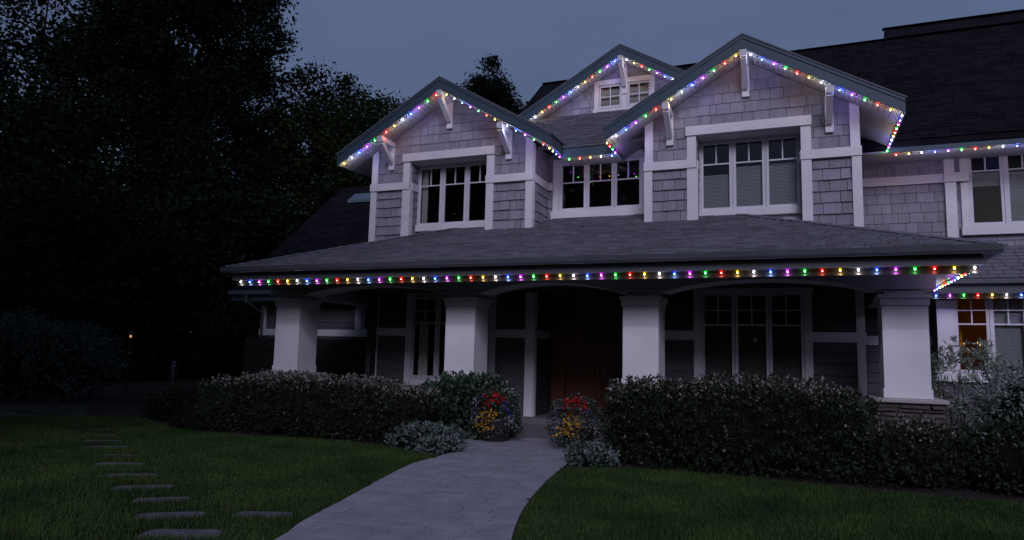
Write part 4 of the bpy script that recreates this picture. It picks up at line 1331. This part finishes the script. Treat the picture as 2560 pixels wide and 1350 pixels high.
def stems(name, parent, c, r, n, seed, h=0.75):
    rs = random.Random(seed)
    mb = MB()
    for i in range(n):
        x, y = c[0] + rs.uniform(-0.75, 0.75) * r[0], c[1] + rs.uniform(-0.5, 0.5) * r[1]
        x2, y2 = x + rs.uniform(-0.25, 0.25), y + rs.uniform(-0.2, 0.2)
        zt = (c[2] + r[2]) * h * rs.uniform(0.7, 1)
        mb.tube([(x, y, 0), ((x + x2) / 2 + rs.uniform(-.05, .05), (y + y2) / 2, zt * 0.5), (x2, y2, zt)], [0.014, 0.010, 0.004], 5)
    o = mb.build(name, M['twig'], parent)
    o['kind'] = 'stuff'
    return o


def shrub(name, label, cat, blobs, mats, size, seed, group=None, pale_top=0.0, up=0.5, aspect=0.45, nstem=10, core=0.74):
    """blobs: [(centre, radii, count, power, noise)]"""
    c0 = blobs[0][0]
    t = thing(name, label, cat, (c0[0], c0[1], 0), group)
    Vs, mi = [], []
    rs = np.random.default_rng(seed)
    K = 7
    for i, (c, r, n, pw, nz) in enumerate(blobs):
        B, fb = blob_points(n // K, c, r, pw, nz, seed + i)
        # sprigs: K leaves fanning round a shoot that grows outward and up
        ax = (B - np.array(c)) / np.array(r) ** 1.2
        ax /= np.linalg.norm(ax, axis=1)[:, None] + 1e-9
        ax += rs.normal(0, 0.35, ax.shape); ax[:, 2] += up
        ax /= np.linalg.norm(ax, axis=1)[:, None] + 1e-9
        n = len(B) * K
        P = np.repeat(B, K, 0); f = np.repeat(fb, K); A = np.repeat(ax, K, 0)
        s = rs.uniform(size[0], size[1], n)
        d = A * rs.uniform(0.25, 1.0, (n, 1)) + rs.normal(0, 0.55, (n, 3))
        d /= np.linalg.norm(d, axis=1)[:, None] + 1e-9
        P = P + A * rs.uniform(-0.6, 0.6, (n, 1)) * size[1] * 1.3 + d * s[:, None] * 0.45
        P[:, 2] = np.maximum(P[:, 2], 0.02)
        Vs.append(leaf_quads(P, s, aspect=aspect, rs=rs, D=d))
        zrel = (P[:, 2] - c[2]) / r[2]
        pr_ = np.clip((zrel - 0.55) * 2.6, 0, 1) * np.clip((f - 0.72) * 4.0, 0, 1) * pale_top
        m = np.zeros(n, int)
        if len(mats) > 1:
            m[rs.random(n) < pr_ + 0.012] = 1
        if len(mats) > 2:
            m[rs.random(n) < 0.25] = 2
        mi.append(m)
    V = np.concatenate(Vs); mi = np.concatenate(mi)
    o = bpy.data.objects.new('foliage', quad_mesh('foliage', V, len(V) // 4, [M[k_] for k_ in mats], mi))
    link(o, t)
    stems('stems', t, c0, blobs[0][1], nstem, seed)
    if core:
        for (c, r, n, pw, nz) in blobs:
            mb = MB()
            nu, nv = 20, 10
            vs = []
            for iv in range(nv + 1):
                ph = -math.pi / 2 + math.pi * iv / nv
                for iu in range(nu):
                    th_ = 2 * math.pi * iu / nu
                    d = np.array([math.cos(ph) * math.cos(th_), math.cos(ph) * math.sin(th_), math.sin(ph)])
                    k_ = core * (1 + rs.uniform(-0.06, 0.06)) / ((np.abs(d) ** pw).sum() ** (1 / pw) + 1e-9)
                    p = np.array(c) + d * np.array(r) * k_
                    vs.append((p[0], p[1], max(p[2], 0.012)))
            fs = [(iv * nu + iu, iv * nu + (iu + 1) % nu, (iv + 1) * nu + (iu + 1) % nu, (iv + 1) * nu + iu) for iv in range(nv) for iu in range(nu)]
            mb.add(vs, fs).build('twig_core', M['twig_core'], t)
    return t


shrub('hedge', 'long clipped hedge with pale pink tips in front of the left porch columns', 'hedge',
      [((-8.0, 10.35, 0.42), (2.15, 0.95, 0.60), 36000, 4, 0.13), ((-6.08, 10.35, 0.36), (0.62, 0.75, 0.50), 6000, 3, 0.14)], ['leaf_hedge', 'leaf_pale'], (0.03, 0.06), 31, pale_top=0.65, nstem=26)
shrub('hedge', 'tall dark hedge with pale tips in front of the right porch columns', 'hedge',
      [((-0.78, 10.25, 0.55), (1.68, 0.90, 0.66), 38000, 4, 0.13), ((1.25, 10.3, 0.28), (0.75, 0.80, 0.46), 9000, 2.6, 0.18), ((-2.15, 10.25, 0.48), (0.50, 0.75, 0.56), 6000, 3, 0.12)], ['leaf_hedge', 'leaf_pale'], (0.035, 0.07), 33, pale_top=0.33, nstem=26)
shrub('laurel_bush', 'rounded broad-leaved bush beside the porch entrance', 'bush', [((-5.42, 11.35, 0.48), (0.86, 0.6, 0.60), 9500, 2.8, 0.10)], ['leaf_laurel', 'leaf_laurel'], (0.06, 0.10), 35, aspect=0.55, nstem=10)
shrub('silver_plant', 'low silvery plant at the left edge of the walk', 'plant', [((-5.35, 9.75, 0.10), (0.62, 0.55, 0.26), 2600, 2.2, 0.25), ((-4.95, 9.45, 0.06), (0.35, 0.35, 0.16), 900, 2.2, 0.2)], ['leaf_silver', 'white', 'leaf_laurel'], (0.04, 0.075), 37, aspect=0.5, nstem=6)
shrub('silver_plant', 'low silvery plant at the right edge of the walk', 'plant', [((-2.62, 9.45, 0.08), (0.34, 0.28, 0.19), 1500, 2.2, 0.25)], ['leaf_silver', 'white', 'leaf_laurel'], (0.04, 0.07), 38, aspect=0.5, nstem=5)
shrub('nandina_bush', 'airy pale bush growing beside the right porch column under the lit window', 'bush',
      [((2.55, 13.35, 1.05), (0.62, 0.55, 0.85), 3300, 2.2, 0.35), ((3.0, 13.6, 0.8), (0.6, 0.5, 0.75), 1900, 2.2, 0.3)], ['leaf_bamboo', 'leaf_silver'], (0.06, 0.12), 39, aspect=0.26, up=0.15, nstem=16, pale_top=0.3, core=0)
shrub('sage_bush', 'dense grey-green bush at the right edge of the picture', 'bush', [((3.05, 11.7, 0.72), (0.72, 0.7, 0.85), 7500, 2.2, 0.22)], ['leaf_sage', 'leaf_bamboo'], (0.05, 0.10), 41, aspect=0.28, up=0.25, nstem=12)
shrub('low_shrub', 'dark low shrub below the grey-green bush, by the right lawn', 'shrub', [((2.55, 10.2, 0.32), (0.85, 0.75, 0.45), 7500, 2.4, 0.25)], ['leaf_hedge', 'leaf_silver'], (0.04, 0.08), 43, nstem=10, pale_top=0.12)
shrub('low_shrub', 'dark mixed shrub left of the long pale-tipped hedge', 'shrub', [((-11.3, 10.7, 0.22), (1.0, 0.6, 0.36), 7500, 2.4, 0.3), ((-10.15, 10.0, 0.12), (0.45, 0.45, 0.26), 2400, 2.2, 0.25)], ['leaf_dark', 'leaf_hedge'], (0.04, 0.08), 45, nstem=10, pale_top=0.3)
shrub('low_shrub', 'small low plant with grey leaves at the lawn edge before the dark shrub', 'shrub', [((-9.75, 9.55, 0.08), (0.55, 0.28, 0.17), 1500, 2.2, 0.25)], ['leaf_dark', 'leaf_grey'], (0.04, 0.07), 46, nstem=4)
shrub('large_bush', 'large grey-green bush at the left edge of the picture', 'bush', [((-18.8, 12.4, 0.9), (2.6, 1.5, 1.25), 15000, 2.4, 0.18)], ['leaf_grey', 'leaf_hedge'], (0.07, 0.14), 47, aspect=0.35, nstem=12)

# ------------------------------------------------------------------ flower pots
def flower_pot(x, y, label, seed, violet=1.0):
    t = thing('flower_pot', label, 'flower pot', (x, y, 0), 'pots flanking the walk')
    rs = np.random.default_rng(seed)
    MB().lathe([(0.17, 0.02), (0.20, 0.04), (0.255, 0.30), (0.28, 0.36), (0.275, 0.40), (0.24, 0.40), (0.23, 0.34)], 20, (x, y, 0.012)).build('pot', M['pot'], t, smooth=True)
    P, f = blob_points(2600, (x, y, 0.47), (0.47, 0.42, 0.44), 2.2, 0.22, seed, inner=0.35, zmin=0.08)
    Q = leaf_quads(P, rs.uniform(0.03, 0.07, len(P)), rs=rs)
    mi = (rs.random(len(P)) < 0.25).astype(int)
    o = bpy.data.objects.new('foliage', quad_mesh('foliage', Q, len(P), [M['leaf_hedge'], M['leaf_silver']], mi)); link(o, t)

    def blooms(name, mat, spots, n, spread, size):
        C = np.concatenate([np.array(s) + rs.normal(0, spread, (n, 3)) for s in spots])
        sz = rs.uniform(size[0], size[1], len(C))
        Va = leaf_quads(C, sz, up=0.1, aspect=0.9, rs=rs); Vb = leaf_quads(C + rs.normal(0, 0.004, C.shape), sz, up=-0.1, aspect=0.9, rs=rs)
        V = np.concatenate([Va, Vb])
        o = bpy.data.objects.new(name, quad_mesh(name, V, len(V) // 4, M[mat])); link(o, t); o['kind'] = 'stuff'
    yf = y - 0.30
    blooms('red_flowers', 'red', [(x + dx, yf + 0.12 + dy, zz) for dx, dy, zz in ((-0.13, 0, .76), (-0.02, .05, .80), (0.08, -.03, .79), (0.02, 0, .74), (-0.10, .0, .70), (0.16, .05, .73), (-0.17, .02, .66), (0.11, .0, .68))], 12, 0.03, (0.03, 0.06))
    blooms('yellow_flowers', 'yellow', [(x + dx, yf - 0.04 + dy, zz) for dx, dy, zz in ((-0.15, 0, .42), (-0.05, -.04, .48), (0.05, -.05, .52), (0.12, -.02, .47), (-0.1, -.04, .34), (0.0, -.05, .38), (0.08, -.04, .40), (-0.18, 0, .30), (0.02, -.05, .28))], 16, 0.048, (0.02, 0.04))
    blooms('violet_flowers', 'violet', [(x + dx, yf + 0.1, zz) for dx, zz in ((0.20, .62), (0.27, .56), (0.24, .66), (0.30, .48))], int(20 * violet), 0.035, (0.015, 0.03))
    blooms('mauve_flowers', 'mauve', [(x + dx, yf + 0.1, zz) for dx, zz in ((-0.30, .58), (-0.22, .72), (-0.33, .50))], 22, 0.035, (0.015, 0.03))
    blooms('white_flowers', 'white', [(x + dx, yf + 0.08, zz) for dx, zz in ((-0.33, .40), (-0.28, .34), (-0.24, .46), (0.33, .44), (0.36, .36), (-0.27, .66))], 26, 0.04, (0.012, 0.026))
    mb = MB()
    for k_ in range(7):
        a = rs.uniform(0, 6.28)
        mb.tube([(x, y, 0.6), (x + 0.1 * math.cos(a), y + 0.1 * math.sin(a), 0.85), (x + 0.22 * math.cos(a), y + 0.2 * math.sin(a), 0.98)], [0.004, 0.003, 0.001], 4)
    mb.build('grass_spikes', M['twig'], t)['kind'] = 'stuff'


flower_pot(-4.72, 11.0, 'flower pot spilling red, yellow and violet flowers left of the walk', 51)
flower_pot(-3.22, 10.75, 'flower pot spilling red and yellow flowers right of the walk, against the hedge', 52, violet=0.35)

# ------------------------------------------------------------------ porch chair, garden lamp, flower spike
pc = thing('porch_chair', 'dark wooden chair on the porch, its curved back just above the right hedge', 'chair', (0.55, 13.2, 0.02))
mb = MB()
for i in range(8):
    a0_, a1_ = i / 8, (i + 1) / 8
    xa, xb = 0.28 + 0.54 * a0_, 0.28 + 0.54 * a1_
    za, zb_ = 0.96 + 0.10 * math.sin(math.pi * a0_), 0.96 + 0.10 * math.sin(math.pi * a1_)
    mb.hexa([(xa, 13.42, za - 0.09), (xb, 13.42, zb_ - 0.09), (xb, 13.45, zb_ - 0.09), (xa, 13.45, za - 0.09), (xa, 13.44, za), (xb, 13.44, zb_), (xb, 13.47, zb_), (xa, 13.47, za)])
mb.build('top_rail', M['wood_chair'], pc)
for i in range(5):
    bx('slat', M['wood_chair'], pc, 0.315 + i * 0.098, 0.385 + i * 0.098, 13.40, 13.42, 0.45, 0.90)
bx('seat', M['wood_chair'], pc, 0.28, 0.82, 12.92, 13.40, 0.42, 0.46)
for xx in (0.28, 0.77):
    for yy in (12.93, 13.41):
        bx('leg', M['wood_chair'], pc, xx, xx + 0.05, yy, yy + 0.05, 0.02, 0.419 if yy < 13.2 else 0.88)
    bx('armrest', M['wood_chair'], pc, xx - 0.02, xx + 0.07, 12.92, 13.40, 0.64, 0.665)
gl = thing('garden_lamp', 'small warm lamp glowing among the dark trees', 'lamp', (-18.3, 15.0, 0))
MB().tube([(-18.3, 15, 0), (-18.3, 15, 1.62)], [0.03, 0.025], 8).build('pole', M['iron'], gl)
MB().lathe([(0.02, 1.62), (0.07, 1.64), (0.07, 1.65), (0.05, 1.66)], 10, (-18.3, 15, 0)).lathe([(0.10, 1.78), (0.09, 1.80), (0.01, 1.86)], 10, (-18.3, 15, 0)).build('cap', M['iron'], gl)
MB().lathe([(0.02, 1.665), (0.032, 1.69), (0.03, 1.72), (0.015, 1.74)], 10, (-18.3, 15, 0)).build('bulb', emit('warm_lamp', (1.0, 0.50, 0.12), 0.75), gl)
fs_ = thing('flower_spike', 'tall violet flower spike among the dark shrubs at the left', 'flower', (-13.2, 12.0, 0))
MB().tube([(-13.2, 12, 0), (-13.17, 12, 0.6), (-13.2, 12, 1.12)], [0.012, 0.01, 0.004], 5).build('stem', M['twig'], fs_)
C = np.c_[rng.normal(-13.19, 0.035, 160), rng.normal(12, 0.035, 160), rng.uniform(0.68, 1.12, 160)]
o = bpy.data.objects.new('petals', quad_mesh('petals', leaf_quads(C, rng.uniform(0.02, 0.045, 160)), 160, M['mauve'])); link(o, fs_)


# ================================================================== TREES
def tree(name, label, base, height, radius, crown_z0, nclump, nleaf, lsize, seed, mat='leaf_tree', conic=0.0, clump_r=0.55, trunk_r=0.28, group='trees beside and behind the house', sparse=0.0):
    rs = np.random.default_rng(seed)
    t = thing(name, label, 'tree', base, group)
    bxp, byp = base[0], base[1]
    # clump centres inside an uneven crown
    cz = (height + crown_z0) / 2; rz = (height - crown_z0) / 2
    C = []
    while len(C) < nclump:
        p = rs.uniform(-1, 1, 3)
        rr = math.sqrt(p[0] ** 2 + p[1] ** 2)
        if conic:
            lim = max(0.02, (1 - (p[2] + 1) / 2)) ** 1.05
        else:
            lim = math.sqrt(max(0, 1 - abs(p[2]) ** 2.6))
        lim *= 1 + 0.22 * math.sin(3 * math.atan2(p[1], p[0]) + seed) * math.sin(4 * p[2] + seed)
        if rr > lim or rs.random() > 0.25 + 0.75 * (rr / (lim + 1e-6)): continue
        C.append((bxp + p[0] * radius, byp + p[1] * radius, cz + p[2] * rz))
    C = np.array(C)
    # trunk and limbs reach towards some of the clumps
    mb = MB()
    n = 7
    pts = [(bxp + 0.25 * math.sin(i * 1.3 + seed), byp + 0.2 * math.cos(i * 1.1 + seed), height * 0.88 * i / (n - 1)) for i in range(n)]
    mb.tube(pts, [trunk_r * (1 - 0.85 * i / (n - 1)) for i in range(n)], 8)
    tr = mb.build('trunk', M['bark'], t, smooth=True)
    lm = MB()
    for k_ in rs.choice(len(C), min(len(C), 34), replace=False):
        e = C[k_]
        z0 = max(crown_z0 * 0.6, e[2] - rs.uniform(1.0, 3.0) - 0.25 * math.hypot(e[0] - bxp, e[1] - byp))
        i = min(n - 2, int(z0 / (height * 0.88) * (n - 1)))
        a = Vector(pts[i]).lerp(Vector(pts[i + 1]), (z0 / (height * 0.88) * (n - 1)) - i)
        b = Vector(e)
        m_ = a.lerp(b, 0.5) + Vector((0, 0, -0.25))
        r_ = trunk_r * (0.34 - 0.2 * z0 / height)
        lm.tube([a, m_, b], [r_, r_ * 0.6, r_ * 0.2], 5)
    lm.build('limbs', M['bark'], tr, smooth=True)['kind'] = 'stuff'
    per = nleaf // nclump
    P = (C[:, None, :] + np.clip(rs.normal(0, 1, (nclump, per, 3)), -1.7, 1.7) * (clump_r * rs.uniform(0.6, 1.35, (nclump, 1, 1))) * np.array([1, 1, 0.75])).reshape(-1, 3)
    P = P[P[:, 2] > 0.3]
    s = rs.uniform(lsize * 0.65, lsize * 1.35, len(P))
    o = bpy.data.objects.new('crown', quad_mesh('crown', leaf_quads(P, s, up=0.2, aspect=0.6, rs=rs), len(P), M[mat])); link(o, t)
    return t


tree('broadleaf_tree', 'tallest dark leafy tree, its lobed right edge against the sky left of the house', (-29.6, 26.5, 0), 24.5, 5.0, 2.2, 420, 90000, 0.23, 61, clump_r=0.62)
tree('broadleaf_tree', 'dark leafy tree with sky showing through, second from the left edge', (-34.5, 27.5, 0), 25, 4.6, 2.0, 200, 27000, 0.28, 62, clump_r=0.75)
tree('broadleaf_tree', 'dark leafy tree with large sky gaps at the left edge', (-41.5, 26.0, 0), 25, 5.5, 1.5, 210, 27000, 0.30, 63, clump_r=0.85)
tree('broadleaf_tree', 'dark tree nearest the lawn at far left, above the grey-green bush', (-33.0, 19.5, 0), 12.5, 4.2, 0.6, 190, 26000, 0.28, 64, clump_r=0.7)
tree('broadleaf_tree', 'rounded green tree just left of the leftmost lit gable, in front of the sky', (-24.2, 30.5, 0), 16.9, 3.6, 2.0, 340, 75000, 0.19, 65, mat='leaf_tree2', clump_r=0.46)
tree('broadleaf_tree', 'lower green tree touching the left slope of the leftmost lit gable', (-19.8, 30.0, 0), 14.6, 2.5, 2.0, 230, 46000, 0.18, 66, mat='leaf_tree2', clump_r=0.42)
tree('broadleaf_tree', 'thin wispy tree top peeking over the left gable roof', (-17.2, 33.0, 0), 15.2, 1.0, 8.0, 26, 1300, 0.15, 67, mat='leaf_tree2', clump_r=0.4, trunk_r=0.12)
tree('evergreen_tree', 'dark pointed evergreen standing between the left gable and the attic gable', (-15.6, 34.0, 0), 18.6, 3.3, 11.0, 380, 76000, 0.16, 68, conic=1, clump_r=0.34)
tree('broadleaf_tree', 'short dense tree behind the low left wing of the house', (-23.5, 24.0, 0), 8.8, 3.4, 0.4, 170, 24000, 0.26, 69, clump_r=0.6)
tree('broadleaf_tree', 'dense low dark tree left of the house, under the tallest tree', (-26.0, 19.0, 0), 8.2, 3.4, 0.3, 170, 24000, 0.24, 70, clump_r=0.6)
# far-off wood closing the view
rs = np.random.default_rng(99)
n = 130000
th = rs.uniform(-math.pi, math.pi, n)
rad = rs.uniform(40, 52, n)
px, py = rad * np.sin(th), rad * np.cos(th)
hmax = 8.8 + 1.3 * np.sin(th * 17) + 0.8 * np.sin(th * 41 + 1)
hmax = np.where(np.abs(th) < 0.42, 6.0, hmax)
pz = rs.uniform(0.0, 1, n) ** 1.1 * hmax + 0.15
C = np.stack([px, py, pz], 1)
o = bpy.data.objects.new('treeline', quad_mesh('treeline', leaf_quads(C, rs.uniform(0.5, 1.0, n), up=0.2, aspect=0.7, rs=rs), n, M['leaf_tree']))
COL.objects.link(o)
tag(o, 'far dark wood closing the view behind the garden', 'wood', kind='stuff')
# unseen trees added left of and behind the viewer to shade the left side
tree('broadleaf_tree', 'unseen tree added left of the viewer to shade the left lawn', (-12.0, -2.0, 0), 17.0, 3.8, 3.0, 150, 16000, 0.34, 71, clump_r=0.7)
tree('broadleaf_tree', 'unseen tree added far left of the viewer to shade the left trees', (-19.5, -1.0, 0), 19.0, 4.4, 2.0, 170, 18000, 0.36, 72, clump_r=0.75)
tree('broadleaf_tree', 'slim unseen tree added behind the viewer to shade the left wing', (-7.2, -3.5, 0), 19.5, 2.6, 9.0, 120, 13000, 0.32, 73, clump_r=0.6)
